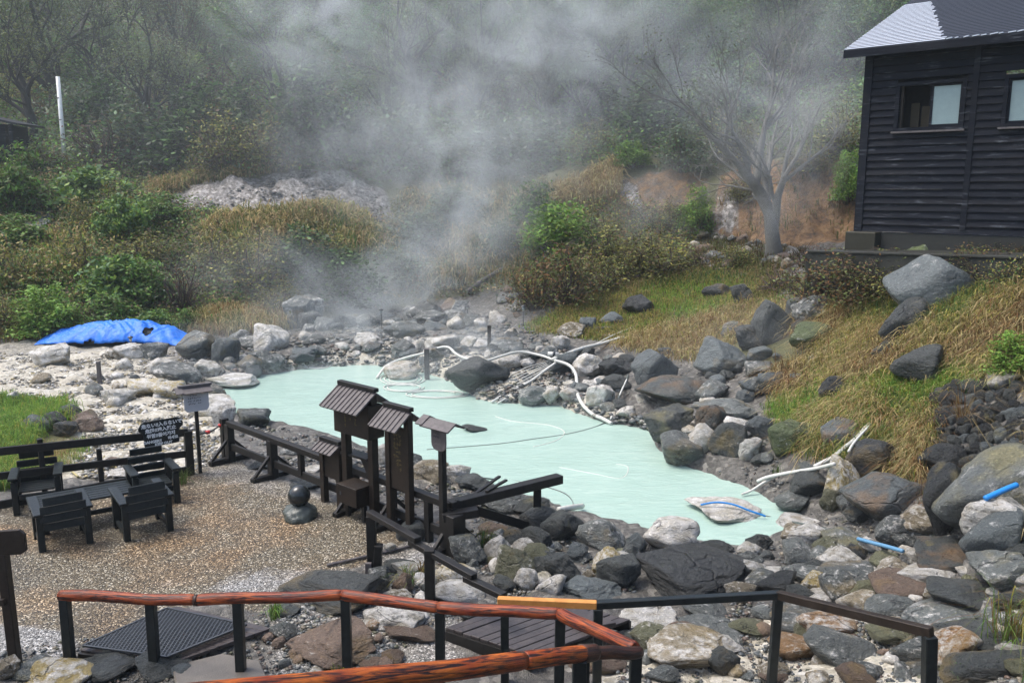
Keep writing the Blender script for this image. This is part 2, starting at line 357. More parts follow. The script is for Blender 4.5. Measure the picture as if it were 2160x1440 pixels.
def zones(X, Y, Z):
    dep = Y*CP-(Z-H)*SP; ok = dep > 2; d = np.where(ok, dep, 2)
    px = 1080+F*X/d; py = 720-F*(Y*SP+(Z-H)*CP)/d
    def soft(poly, r=28):
        acc = 0
        for dx, dy in ((0, 0), (r, 0), (-r, 0), (0, r*.6), (0, -r*.6)): acc = acc+in_poly(px+dx, py+dy, poly).astype(float)
        return acc/5*ok
    gravel = np.maximum(soft(YARD, 14), soft([(560,1290),(960,1180),(1010,1200),(1150,1090),(1000,1160),(970,1330),(1000,1440),(560,1440)], 20)*.6)
    pale = np.maximum.reduce([soft([(-200,760),(260,740),(400,830),(470,890),(480,960),(400,1000),(150,1010),(-200,1040)]), soft([(1250,1330),(1500,1300),(1960,1290),(1960,1480),(1500,1480),(1240,1480)])*.75,
                   soft([(380,790),(900,700),(1100,760),(1320,850),(1400,910),(1200,880),(1000,860),(860,790),(540,800)])*.6, soft([(0,700),(420,730),(380,780),(-100,780)])*.5,
                   soft([(600,905),(860,985),(1000,1030),(1040,1060),(860,1010),(640,930)])*.8])
    grass = np.maximum.reduce([soft([(2170,500),(4200,300),(4200,2600),(2190,1500),(2175,1100)]), soft([(-280,720),(-280,-900),(-3000,-900),(-3000,900)]), soft([(-300,700),(300,690),(560,700),(760,680),(830,650),(1100,600),(1250,600),(1400,590),(1600,585),(1700,520),(1700,300),(2300,300),(2300,-900),(-900,-900),(-900,700)]),
                   soft([(1100,690),(1250,615),(1620,585),(1690,700),(1560,720),(1430,740),(1280,720),(1140,700)]), soft([(1620,800),(1800,720),(1900,560),(2300,560),(2300,800),(1960,820),(1960,960),(1760,930),(1640,960),(1610,870)]),
                   soft([(1690,600),(1900,560),(1990,700),(1800,760),(1600,790),(1500,740),(1600,650)])*.8, soft([(-100,830),(130,845),(160,900),(60,1010),(-100,1030)])])
    cliff = np.maximum(soft([(1500,500),(1520,370),(1600,345),(1790,330),(1820,500),(1700,520)], 20), soft([(1180,400),(1290,380),(1420,350),(1500,360),(1490,470),(1300,460)], 20)*.55)
    white = np.maximum.reduce([soft([(340,430),(420,385),(640,360),(730,362),(810,405),(835,475),(790,455),(700,415),(640,418),(540,440),(420,446)], 18), soft([(1290,385),(1340,390),(1355,450),(1335,455),(1315,415)], 10), soft([(1500,500),(1515,390),(1560,400),(1560,500)], 16)*.7, soft([(1660,520),(1480,520),(1400,570),(1640,580)])*.25])
    grass = grass*(1-np.clip(cliff*1.2, 0, 1))*(1-np.clip(white*1.1, 0, 1))
    rust = np.clip(soft([(480,1150),(780,1100),(880,1160),(560,1240)], 40)*-.25+soft([(430,1260),(560,1180),(760,1200),(600,1250)], 25)*.4+soft([(380,970),(560,960),(760,1080),(600,1060),(440,1010)], 25)*.22+soft([(-80,1310),(130,1330),(200,1400),(-80,1420)], 20)*.45+soft([(900,1100),(1100,1090),(1000,1440),(560,1440),(560,1300)], 25)*.3, 0, 1)
    return gravel, pale, grass, cliff, white, rust, px, py
def build_ground():
    rows = np.concatenate([np.linspace(-7.5, 6, 30), np.geomspace(6.2, 128, 430)]); u = np.linspace(-1, 1, 440)
    Yg, Ug = np.meshgrid(rows, u, indexing='ij'); Xg = Ug*np.minimum(.62*np.maximum(Yg, 0)+10, 75)
    Zg = hz(Xg, Yg); s = np.shape(Xg)
    gv, pa, gs, cl, wh, ru, px, py = zones(Xg, Yg, Zg)
    Zg = Zg+np.clip(cl+wh, 0, 1)*(vnoise(Xg, Zg*1.0+Yg*.3, 1.3, 11)*.5+vnoise(Xg, Zg+Yg*.3, 4, 12)*.4)*np.clip((Yg-30)/3, 0, 1)
    rub = np.clip(1-gv-gs, 0, 1)*np.clip((Yg-7)/2, 0, 1)*~inside_fast(Xg, Yg)
    Zg = Zg+rub*(vnoise(Xg, Yg, 2.6, 13)*.12+vnoise(Xg, Yg, 6, 14)*.06)
    n0, n1 = s; I = np.arange(n0*n1).reshape(s)
    Fq = np.stack([I[:-1, :-1], I[:-1, 1:], I[1:, 1:], I[1:, :-1]], -1).reshape(-1, 4)
    me = np_mesh('ground', np.stack([Xg, Yg, Zg], -1).reshape(-1, 3), [Fq], {'zone': np.stack([gv, pa, gs], -1).reshape(-1, 3), 'zone2': np.stack([cl, wh, ru], -1).reshape(-1, 3)}, True)
    return tag(link_mesh('ground', me, M['ground']), kind='structure')
build_ground()
# ---------------------------------------------------------------- milky hot spring water
def water():
    s = NT('milky spring water'); v = s.coord('Object', (1, 2.2, 1))
    a = s.noise(v, .22, 4, .6, .8); b = s.noise(s.coord('Object', (1.0, 3.0, 1)), .9, 7, .68, 2.2); e = s.noise(s.coord('Object', (2, 7, 1)), 2.8, 6, .66, .8); big = s.noise(s.coord('Object', (.5, 1, 1)), .7, 3, .5, 2)
    sep = s.n('ShaderNodeSeparateColor'); s.l(s.attr('edge'), sep.inputs[0]); ed = sep.outputs[0]
    c = s.mix(s.ramp(a, [(.3, 0), (.7, 1)]), (.20, .51, .505), (.28, .59, .575))
    c = s.mix(s.math('MULTIPLY', s.ramp(b, [(.50, 0), (.64, 1)]), .7), c, (.44, .70, .68))
    c = s.mix(s.math('MULTIPLY', s.ramp(e, [(.55, 0), (.68, 1)]), .75), c, (.60, .79, .775))
    c = s.mix(s.math('MULTIPLY', s.ramp(big, [(.35, 1), (.55, 0)]), .6), c, (.13, .42, .42))
    c = s.mix(s.math('MULTIPLY', s.ramp(s.noise(s.coord('Object', (.8, 2.6, 1)), .75, 6, .62, 2.5), [(.40, 1), (.52, 0)]), .55), c, (.10, .38, .39))
    # sediment shows through where it is shallow
    sh = s.ramp(s.math('ADD', ed, s.math('MULTIPLY', s.math('SUBTRACT', b, .5), .5)), [(.05, 1), (.35, .35), (.8, 0)])
    c = s.mix(s.math('MULTIPLY', sh, .75), c, (.40, .48, .39))
    s.set(Base_Color=c, Roughness=.10, Normal=s.bump(s.math('ADD', s.math('ADD', b, s.math('MULTIPLY', e, .6)), s.math('MULTIPLY', big, 1.5)), .45, .05))
    s.b.inputs['IOR'].default_value = 1.33
    ext = inside_pond(GX, GY) | (pond_dist(GX, GY) < .5)
    cell = ext[:-1, :-1] & ext[1:, :-1] & ext[:-1, 1:] & ext[1:, 1:]
    J, I = np.nonzero(cell); idx = -np.ones(ext.shape, int); used = np.zeros(ext.shape, bool)
    for dj, di in ((0, 0), (0, 1), (1, 0), (1, 1)): used[J+dj, I+di] = True
    idx[used] = np.arange(used.sum()); X, Y = GX[used], GY[used]; c0 = (X.mean(), Y.mean())
    d = pond_dist(X, Y)*np.where(inside_pond(X, Y), 1, -1); ed_ = np.clip(d/1.1, 0, 1)
    me = np_mesh('water', np.stack([X-c0[0], Y-c0[1], 0*X], 1), [np.stack([idx[J, I], idx[J, I+1], idx[J+1, I+1], idx[J+1, I]], 1)], np.stack([ed_, ed_, ed_], 1), True)
    return tag(link_mesh('water', me, s.m, None, (c0[0], c0[1], WZ)), kind='structure')
water()
# ---------------------------------------------------------------- rocks
def rock_mat(attr=False):
    s = NT('rock'); oi = s.n('ShaderNodeObjectInfo'); col, al, rnd = oi.outputs['Color'], oi.outputs['Alpha'], oi.outputs['Random']
    if attr:
        at_ = s.n('ShaderNodeAttribute'); at_.attribute_name = 'Col'; col, al = at_.outputs['Color'], at_.outputs['Alpha']; rnd = at_.outputs['Fac']
    v = s.coord('Object'); mp = s.n('ShaderNodeMapping'); s.l(v, mp.inputs['Vector']); cmb = s.n('ShaderNodeCombineXYZ')
    for i in range(3): s.l(s.math('MULTIPLY', rnd, 0.0 if attr else 37.0+11*i), cmb.inputs[i])
    s.l(cmb.outputs[0], mp.inputs['Location']); v = mp.outputs[0]
    a = s.noise(v, 2.2, 7, .64, .4); b = s.noise(v, 9, 7, .72); c = s.noise(v, 34, 3, .6)
    mus = s.n('ShaderNodeTexVoronoi'); mus.feature = 'DISTANCE_TO_EDGE'; mus.inputs['Scale'].default_value = 1.7
    wv = s.n('ShaderNodeMix'); wv.data_type = 'VECTOR'; wv.inputs[0].default_value = .25; s.l(v, wv.inputs[4]); nz = s.n('ShaderNodeTexNoise'); nz.inputs['Scale'].default_value = 3; s.l(v, nz.inputs['Vector']); s.l(nz.outputs['Color'], wv.inputs[5]); s.l(wv.outputs[1], mus.inputs['Vector'])
    crack = s.mix(s.ramp(s.noise(v, 1.7, 3), [(.5, 1), (.62, 0)]), s.ramp(mus.outputs['Distance'], [(0, .1), (.03, 1)]), 1.0)
    lay = s.n('ShaderNodeTexWave'); lay.inputs['Scale'].default_value = 2.2; lay.inputs['Distortion'].default_value = 9; lay.inputs['Detail'].default_value = 4; s.l(v, lay.inputs['Vector'])
    base = s.mix(s.math('MULTIPLY', s.math('ADD', a, s.math('MULTIPLY', b, .6)), 1.0), s.mix(.62, col, (0, 0, 0)), s.mix(.7, col, s.mix(1, col, (1.9, 1.85, 1.7), 'MULTIPLY')))
    base = s.mix(s.ramp(lay.outputs['Fac'], [(.35, 0), (.8, .4)]), base, s.mix(1, col, (1.5, 1.45, 1.35), 'MULTIPLY'))
    # mineral crust in ragged patches; how much is set for each rock
    cr = s.math('ADD', s.math('ADD', s.math('MULTIPLY', a, .42), s.math('MULTIPLY', b, .58)), s.math('SUBTRACT', s.math('MULTIPLY', al, .42), .215))
    crc = s.ramp(s.noise(v, 4.5, 4), [(.35, (.33, .30, .24)), (.5, (.48, .46, .42)), (.68, (.66, .64, .61))])
    base = s.mix(s.ramp(cr, [(.47, 0), (.56, .85)]), base, crc)
    # rust and sulphur stains
    st = s.math('ADD', s.noise(v, 1.6, 5, .6), s.math('MULTIPLY', s.math('SUBTRACT', s.math('FRACT', s.math('MULTIPLY', rnd, 7.3)), .62), .28))
    base = s.mix(s.ramp(st, [(.56, 0), (.72, .55)]), base, s.mix(s.math('FRACT', s.math('MULTIPLY', rnd, 3.7)), (.20, .105, .035), (.22, .19, .07)))
    base = s.mix(s.math('SUBTRACT', 1, crack), base, s.mix(.75, base, (.01, .01, .01)))
    base = s.mix(s.ramp(c, [(.56, 0), (.68, .6)]), base, s.mix(1, base, (2.2, 2.2, 2.1), 'MULTIPLY'))
    h = s.math('ADD', s.math('ADD', s.math('MULTIPLY', a, .9), s.math('MULTIPLY', b, .5)), s.math('ADD', s.math('MULTIPLY', c, .12), s.math('MULTIPLY', crack, .25)))
    s.set(Base_Color=base, Roughness=s.ramp(b, [(.35, .20), (.65, .62)]), Normal=s.bump(h, 1.0, .13)); return s.m
M['rock'] = rock_mat()
def rock_mesh(seed, sub=4, planes=13, flat=1.0, soft=.05, rough=.09, sharp=-34):
    r = random.Random(seed); bm = bmesh.new(); bmesh.ops.create_icosphere(bm, subdivisions=sub, radius=1)
    N = []
    for i in range(planes):
        n = Vector((r.gauss(0, 1), r.gauss(0, 1), r.gauss(0, 1)*flat)).normalized(); N.append((n, r.uniform(.55, .92)))
    off = Vector((r.uniform(0, 99), r.uniform(0, 99), r.uniform(0, 99)))
    for v in bm.verts:
        d = v.co.normalized(); q = 1.15
        ks = []
        for n, k in N:
            c = d.dot(n)
            if c > .05: ks.append(k/c)
        ks.append(1.15); p = sharp
        q = (sum(k**p for k in ks))**(1/p)
        q *= 1+soft*mnoise.noise(d*1.6+off)*2+rough*mnoise.fractal(d*2.6+off, .85, 2.1, 5)
        v.co = d*q
    xs = [v.co for v in bm.verts]
    mn = Vector([min(p[i] for p in xs) for i in range(3)]); mx = Vector([max(p[i] for p in xs) for i in range(3)])
    for v in bm.verts:
        for i in range(3): v.co[i] = (v.co[i]-(mn[i]+mx[i])/2)/(mx[i]-mn[i])    # unit box, size set by the object's scale
    me = bpy.data.meshes.new('rock'); bm.to_mesh(me); bm.free()
    me.polygons.foreach_set('use_smooth', [True]*len(me.polygons)); me.materials.append(M['rock']); me.update(); return me
ROCKM = [rock_mesh(100+i, 5 if i < 6 else 4, 8+i % 4*2, 1, .03, .05+.02*(i % 3)) for i in range(16)]
ROUNDM = [rock_mesh(300+i, 4, 22, 1, .08, .05, -14) for i in range(5)]
TONE = {'black': (.018, .020, .021, .05), 'dark': (.034, .038, .038, .14), 'grey': (.072, .080, .080, .38), 'bluegrey': (.062, .073, .078, .22), 'pale': (.24, .23, .20, .70), 'white': (.46, .44, .41, .95),
        'tan': (.14, .12, .085, .5), 'yellow': (.25, .20, .085, .6), 'olive': (.080, .082, .050, .34), 'brown': (.10, .072, .055, .25), 'orange': (.19, .115, .055, .5), 'moss': (.055, .072, .030, .3), 'mottled': (.12, .122, .115, .78)}
TWORD = {'black': 'black', 'dark': 'dark wet', 'grey': 'grey', 'bluegrey': 'blue grey', 'pale': 'pale', 'white': 'whitish', 'tan': 'tan', 'yellow': 'yellow stained', 'olive': 'olive grey', 'brown': 'brown', 'orange': 'rusty orange', 'moss': 'mossy green', 'mottled': 'mottled grey and white'}
def region_phrase(px, py):
    if py < 640: return 'at the foot of the hillside beyond the pond'
    if py < 835 and px < 640: return 'on the misty shore in front of the blue tarpaulin'
    if py < 790 and px < 1180: return 'on the steaming far shore of the pond'
    if py < 900 and px < 480: return 'on the pale rubble behind the roofed white sign'
    if px < 620 and py < 1250: return 'beside the tufts behind the railed fence'
    if px > 1620 and py < 800: return 'on the grassy bank below the black building'
    if px > 1900 and py < 1010: return 'in the dark cobble bank'
    if px > 1480 and py < 1060: return 'between the grass bank and the pond'
    if py < 960: return 'on the stony shore below the grass bank'
    if px < 620: return 'below the round red handrail'
    if px < 1060 and py < 1130: return 'between the plank fence and the pond'
    if px < 1060: return 'between the plank deck and the gravel yard'
    if px < 1600 and py < 1270: return 'between the pond and the black handrail'
    if px < 1640: return 'under the black handrail beside the plank deck'
    if py < 1290: return 'among the tumbled rocks beyond the bent black handrail'
    return 'on pale gravel beneath the bent black handrail'
NR = 0; ROCKS = []
def rock(px, by, w, h, tone, label=None, rnd=False, flatd=None, water=False, rot=None, stand=0, drop=None):
    global NR; NR += 1
    G = g1(px, by-h*.30); dist = (G-Vector((0, 0, H))).length; s = dist/F
    sd = math.sin(math.atan2(H-G.z, math.hypot(G.x, G.y)))
    Wd = w*s; D = Wd*(flatd or random.uniform(.7, .95)); hh = h*s
    Hz = max(hh*.45, (hh-D*sd*.75))/max(.6, math.sqrt(1-sd*sd))*1.25
    me = random.choice(ROUNDM if rnd else ROCKM)
    o = link_mesh('rock', me, None, None, (G.x, G.y, G.z+Hz*.5-Hz*(.22 if drop is None else drop)))
    o.scale = (Wd*1.06, D*1.05, Hz*1.12); o.rotation_euler = (random.uniform(-.12, .12), random.uniform(-.12, .12), (random.choice((0, math.pi))+random.uniform(-.35, .35)) if rot is None else rot)
    t = TONE[tone]; k = random.uniform(.8, 1.3); o.color = (t[0]*k, t[1]*k, t[2]*k, min(1, t[3]*random.uniform(.8, 1.15)))
    ROCKS.append((o.location.copy(), Vector(o.scale), o.rotation_euler.z))
    if not label:
        size = 'small' if w < 40 else 'medium' if w < 75 else 'large'
        shp = 'flat' if w > 2.1*h else 'upright' if h > .95*w else 'rounded' if rnd else 'angular'
        label = f"{size} {TWORD[tone]} {shp} rock {region_phrase(px, by)}"
        label = ' '.join(label.split()[:16])
        tag(o, label, 'rock', 'rocks around the hot spring')
    else: tag(o, label, 'rock', 'rocks around the hot spring')
    return o
B = [(695,1287,225,95,'dark','broad flat dark slab behind the red handrail with pale rim'),(818,1170,32,24,'white','small white stone beside the pale pipe under the sloping handrail'),(838,1205,64,28,'dark'),(858,1216,62,32,'pale'),(850,1262,44,46,'brown'),(800,1240,40,40,'grey'),
 (958,1248,86,62,'yellow','yellowish grey rock under the sloping black handrail'),(962,1280,108,58,'mottled'),(832,1328,122,60,'mottled','round white flecked boulder just behind the red handrail',1),(700,1398,180,92,'brown','large brown grey boulder with layered top below the red handrail'),
 (725,1405,52,32,'dark'),(778,1405,54,32,'grey'),(822,1402,58,32,'brown'),(870,1342,112,28,'brown','flat brown flagstone between red handrail posts'),(790,1333,38,26,'orange'),(605,1298,50,26,'grey'),(990,1200,76,66,'grey'),(1045,1196,46,58,'white','upright white grey stone beside a grass tuft near the pond fence'),
 (15,1440,50,44,'tan'),(80,1432,82,50,'grey'),(128,1446,115,60,'yellow','cream yellow boulder in front of the dark plank bridge'),(230,1428,130,54,'dark','flat layered dark slab below the metal grating'),(345,1432,94,56,'dark'),(385,1432,50,32,'bluegrey'),(300,1400,50,28,'brown'),
 (1085,1238,80,80,'olive'),(1065,1248,48,34,'dark',None,1),(1110,1252,48,48,'mottled',None,1),(1078,1168,48,48,'dark'),(1125,1168,74,54,'dark'),(1187,1152,80,70,'dark','dark cracked boulder beside the leaning fence end'),(1132,1188,54,38,'olive'),(1186,1234,76,64,'dark'),(1218,1192,54,44,'bluegrey'),
 (1270,1178,102,76,'grey','smooth grey brown peaked boulder at the water beside the purple white rock'),(1162,1262,60,48,'white','rough white rock against the plank deck'),(1281,1218,64,60,'yellow','rounded rock with yellow lichen in the rock pile'),(1245,1270,122,60,'bluegrey','dark triangular rock behind the orange rail end'),(1305,1252,86,76,'dark'),(1342,1172,44,40,'bluegrey'),
 (1415,1168,110,76,'white','round purplish white boulder above the huge black block at the water',1),(1455,1260,205,104,'black','huge flat topped black block behind the black handrail'),(1512,1172,64,34,'dark'),(1330,1206,44,50,'grey'),(1240,1225,30,24,'tan'),
 (1370,1325,108,50,'mottled'),(1490,1312,86,50,'grey'),(1315,1364,80,34,'grey'),(1377,1374,84,60,'olive'),(1450,1405,146,78,'tan','large tan streaked boulder in the gravel below the black handrail'),(1522,1434,64,56,'dark'),(1395,1442,70,40,'grey'),(1580,1336,80,30,'olive'),(1500,1350,128,26,'grey'),(1260,1420,110,60,'brown'),(1120,1400,60,40,'brown'),
 (1676,1148,66,40,'tan'),(1680,1194,66,50,'grey'),(1690,1112,90,24,'mottled','low crusted rock rising from the shallow pond end'),(1776,1158,76,44,'grey'),(1885,1158,82,60,'grey','rounded grey green boulder beside the pale blue hose',1),(1835,1168,42,32,'white','bright white stone resting on the pale blue hose'),(1805,1184,44,34,'black'),(1770,1200,82,46,'pale'),(1720,1204,52,30,'dark'),(1696,1220,86,36,'grey'),
 (1790,1236,108,46,'grey'),(1875,1230,76,46,'tan'),(1925,1196,40,34,'pale'),(1640,1218,64,24,'white'),(1635,1255,80,54,'black'),(1715,1255,50,46,'yellow'),(1690,1270,60,36,'dark'),(1770,1282,78,74,'grey','pyramid shaped grey rock just beyond the bent handrail'),(1836,1276,80,52,'olive'),(1905,1270,116,60,'brown','long reddish brown rock beyond the bent handrail'),
 (1960,1244,116,56,'mottled'),(2000,1194,146,48,'dark'),(2110,1246,128,78,'grey','large grey boulder low at the edge above the grass tuft'),(2030,1286,136,66,'dark'),(2085,1185,110,96,'bluegrey'),(1880,1314,96,56,'grey'),(1680,1328,96,46,'grey'),(1745,1354,116,64,'orange','flat rust stained slab in the pale gravel inside the bent handrail'),(1672,1394,86,56,'orange'),
 (1770,1416,122,84,'grey','flat topped grey green block alone in the pale gravel'),(1885,1348,96,40,'olive'),(1922,1404,74,56,'grey'),(1810,1446,76,44,'brown'),(1906,1430,34,24,'white'),(2010,1416,90,74,'orange','orange streaked rock outside the bent handrail post'),(2085,1446,170,72,'dark','big dark rock in the corner beneath the grass tuft'),(1995,1325,156,44,'grey'),(2070,1360,150,44,'dark'),
 (1992,1148,92,130,'black','tall dark wedge rock leaning beside the big grey boulder'),(2060,1124,200,146,'grey','biggest grey boulder carrying the bright blue hose end'),(2095,1150,120,88,'mottled'),(1860,1096,150,92,'bluegrey','big blue grey block with split face by the pond inlet'),(1840,1014,108,74,'black','smooth black boulder beneath the white hoses'),(1775,1060,62,78,'yellow','upright tawny yellow rock with ribbed face'),
 (1670,1078,64,42,'grey'),(1702,1052,66,52,'dark'),(1748,1084,38,44,'olive',None,1),(1783,1090,42,40,'grey'),(1987,1004,80,56,'black'),(1655,964,80,66,'moss','dark rock with mossy cap at the foot of the grass bank'),(1782,948,86,54,'bluegrey'),(1810,1100,60,34,'dark'),(1700,1010,50,34,'grey'),(1930,1060,60,40,'brown'),
 (1410,935,96,72,'dark','dark blue grey boulder standing in the water edge'),(1476,964,70,60,'pale'),(1440,985,96,66,'grey'),(1536,975,80,72,'dark'),(1582,974,48,44,'mottled'),(1566,928,76,46,'white'),(1600,934,54,46,'bluegrey'),(1500,926,66,62,'dark'),(1420,856,150,60,'dark','long dark slab lying above the shore stones'),(1502,856,66,46,'grey'),(1376,824,92,76,'bluegrey','big square blue grey block beside the black hose pair'),
 (1297,800,82,42,'black'),(1240,804,66,52,'pale'),(1186,794,64,44,'bluegrey'),(1300,828,62,34,'dark'),(1266,868,60,50,'white'),(1166,854,48,36,'pale'),(1520,794,100,68,'bluegrey','large smooth grey block below the dry grass'),(1580,745,62,50,'dark'),(1535,886,136,48,'grey'),(1626,740,78,84,'dark'),(1592,836,66,36,'bluegrey'),(1600,800,56,34,'grey'),(1200,852,40,30,'white'),(1130,856,70,40,'grey'),(1010,830,120,70,'dark','wide dark boulder on the far shore behind the roofed signs'),
 (1345,674,66,44,'black','squat black block alone on the green bank'),(1183,742,40,30,'white'),(1206,718,60,34,'tan'),(1290,690,50,28,'bluegrey'),(1240,705,34,30,'bluegrey'),(1960,686,160,112,'bluegrey','huge pointed grey boulder on the bank below the black building'),(1897,740,98,84,'dark','slanted dark boulder leaning under the huge pointed one'),(1722,684,92,50,'grey'),(1716,694,50,34,'dark'),
 (1712,746,106,56,'moss'),(1866,762,48,36,'dark'),(1932,808,96,66,'dark','dark wedge rock half sunk in the grass bank'),(1756,850,52,46,'black'),(2115,818,60,32,'pale'),(1566,650,48,40,'dark'),(1510,634,56,30,'black'),(1940,570,50,44,'moss'),(1650,705,70,40,'grey'),(1600,765,50,30,'bluegrey'),
 (422,768,82,58,'grey'),(476,774,54,50,'bluegrey'),(506,738,50,36,'grey'),(572,750,72,58,'pale'),(560,780,56,36,'grey'),(640,706,80,66,'grey'),(490,814,100,28,'mottled','low flat crusted rock in the water below the misty shore'),(436,798,56,36,'pale'),(530,790,50,34,'grey'),(345,792,60,34,'pale'),(275,765,60,34,'mottled'),(325,764,54,34,'grey'),
 (115,780,74,42,'pale'),(372,812,80,40,'grey'),(450,884,88,44,'white','big whitish boulder behind the red marked rope'),(472,908,46,44,'mottled'),(536,906,64,40,'grey'),(250,858,60,34,'pale'),(310,845,70,40,'yellow'),(360,850,60,40,'yellow'),(110,912,48,36,'black'),(140,926,40,32,'black'),(75,925,46,40,'bluegrey'),(180,900,46,30,'brown'),(190,918,50,34,'brown'),(150,890,40,30,'dark'),(440,850,70,30,'dark'),
 (905,1028,88,58,'tan','large tan and white boulder between the roofed sign posts'),(960,1030,66,46,'pale'),(1000,1040,80,44,'dark'),(870,990,40,36,'grey'),(1060,1085,100,52,'grey'),(1120,1100,80,50,'dark'),(830,975,40,34,'grey'),(800,990,44,46,'pale'),(710,985,60,34,'grey'),(655,1000,56,22,'pale'),(610,965,40,22,'grey'),(560,985,70,16,'dark'),(640,1025,90,18,'dark','thin grey flagstone lying under the plank fence'),
 (1530,1092,136,34,'pale','long low pale rock in the pond with blue hose across',1),(1000,912,50,18,'dark'),(850,806,76,40,'pale','pale hump in the water ringed by white hoses',1),(1110,770,60,30,'grey'),(930,745,70,34,'pale'),(990,735,40,24,'white'),(860,715,70,34,'grey'),(1060,745,60,30,'grey'),(780,735,60,30,'mottled'),(905,690,80,34,'grey'),(960,680,50,24,'grey'),
 (270,1005,80,22,'white'),(235,985,40,18,'brown'),(870,1150,60,50,'dark'),(1700,935,60,40,'moss'),(2120,1020,90,60,'dark'),(1145,1130,90,60,'dark'),(1230,1150,50,30,'grey'),(1040,1130,60,30,'brown'),(930,1120,50,20,'brown'),(1000,1320,60,40,'dark'),(1580,1190,50,40,'pale'),(1600,1240,60,36,'grey'),(1560,1270,60,40,'tan')]
for e in B: rock(*e[:5], label=e[5] if len(e) > 5 else None, rnd=len(e) > 6)
# the cobbles of the dark retaining bank, one by one
for j in range(8):
    for i in range(11-j//3):
        px = 1972+i*20+(j % 2)*9+random.uniform(-4, 4); py = 985-j*21+random.uniform(-4, 4)-max(0, (px-1990))*.06
        if px > 2170: continue
        w = random.uniform(19, 31); o = rock(px, py, w, w*random.uniform(.8, 1.05), random.choice(('black', 'dark', 'dark', 'bluegrey', 'black')), label='dark fist sized cobble packed in the low bank wall under the grass', rnd=True, drop=.3)
        o['group'] = 'cobbles of the dark bank wall'; o.name = 'cobble'; o['category'] = 'cobble'
# smaller rocks thrown about between the mapped ones
SC_Z = [([(380,790),(420,740),(620,700),(900,660),(1090,700),(1180,740),(1130,790),(960,800),(860,770),(640,775),(540,790)],70,(22,52),('grey','pale','grey','mottled','bluegrey')),
        ([(0,760),(380,745),(440,830),(330,880),(0,850)],16,(18,40),('pale','white','grey','mottled','tan')), ([(1190,850),(1160,780),(1300,740),(1560,760),(1620,840),(1600,900),(1640,1000),(1500,990),(1380,900)],50,(20,46),('dark','grey','bluegrey','mottled','pale')),
        ([(1600,1160),(1780,1110),(2160,1150),(2160,1330),(1650,1300),(1560,1200)],60,(26,64),('grey','dark','mottled','olive','tan')), ([(1300,1300),(1620,1280),(2160,1320),(2160,1440),(1300,1440)],40,(24,60),('grey','olive','tan','mottled','brown')),
        ([(1000,1130),(1320,1130),(1340,1260),(1100,1260),(1020,1190)],42,(22,50),('grey','dark','olive','mottled','pale')), ([(800,1180),(1010,1160),(960,1330),(830,1300)],16,(20,44),('grey','tan','mottled')),
        ([(1440,480),(1690,530),(1660,575),(1400,560)],26,(18,40),('grey','brown','tan')), ([(800,640),(1100,610),(1130,680),(900,700)],22,(18,44),('grey','brown','mottled')), ([(560,1340),(900,1350),(900,1440),(560,1440)],16,(22,50),('brown','grey','tan')),
        ([(1500,700),(1700,660),(1760,760),(1620,850),(1560,840)],14,(26,60),('dark','bluegrey','grey'))]
def sample_poly(poly, n, minpy=None):
    P = np.array(poly, float); lo, hi = P.min(0), P.max(0); out = []
    while len(out) < n:
        q = rng.uniform(lo, hi, (n*3, 2)); out += list(q[in_poly(q[:, 0], q[:, 1], poly)])
    return np.array(out[:n])
LEFT = []
CAND = []
for poly, n, (a, b), tones in SC_Z:
    for px, py in sample_poly(poly, n):
        g = g1(px, py)
        if inside_fast(np.array([g.x]), np.array([g.y]))[0]: continue
        w = random.uniform(a, b)*(1 if random.random() < .8 else 1.3); CAND.append((w, px, py, random.uniform(.42, .8), random.choice(tones)))
CAND.sort(reverse=True); N_OWN = max(0, 298-len(B))
for w, px, py, k, t in CAND[:N_OWN]: rock(px, py, w, w*k, t)
def rest_of_rocks():
    V = []; Fs = []; C = []; nv = 0; protos = [rock_mesh(500+i, 3, 10, 1, .05, .07) for i in range(8)]
    arr = []
    for me in protos:
        q = np.empty(len(me.vertices)*3); me.vertices.foreach_get('co', q); f = np.empty(len(me.polygons)*3, int); me.polygons.foreach_get('vertices', f); arr.append((q.reshape(-1, 3), f.reshape(-1, 3))); bpy.data.meshes.remove(me)
    for w, px, py, k, t in CAND[N_OWN:]:
        G = g1(px, py); d = (G-Vector((0, 0, H))).length/F*w; q, f = arr[random.randrange(8)]; an = random.uniform(0, 6.28); ca, sa = math.cos(an), math.sin(an)
        X = q*np.array((d, d*.8, d*k*1.0)); X = np.stack([X[:, 0]*ca-X[:, 1]*sa, X[:, 0]*sa+X[:, 1]*ca, X[:, 2]], -1)+np.array((G.x, G.y, G.z+d*k*.25))
        T_ = TONE[t]; m = random.uniform(.8, 1.2); V.append(X); Fs.append(f+nv); nv += len(X); C.append(np.tile((T_[0]*m, T_[1]*m, T_[2]*m, T_[3]), (len(X), 1)))
    me = np_mesh('rubble', np.concatenate(V), [np.concatenate(Fs)], np.concatenate(C), True)
    tag(link_mesh('rubble', me, rock_mat(True)), 'smaller rocks filling the gaps between boulders around the pond', 'rubble', kind='stuff')
rest_of_rocks()
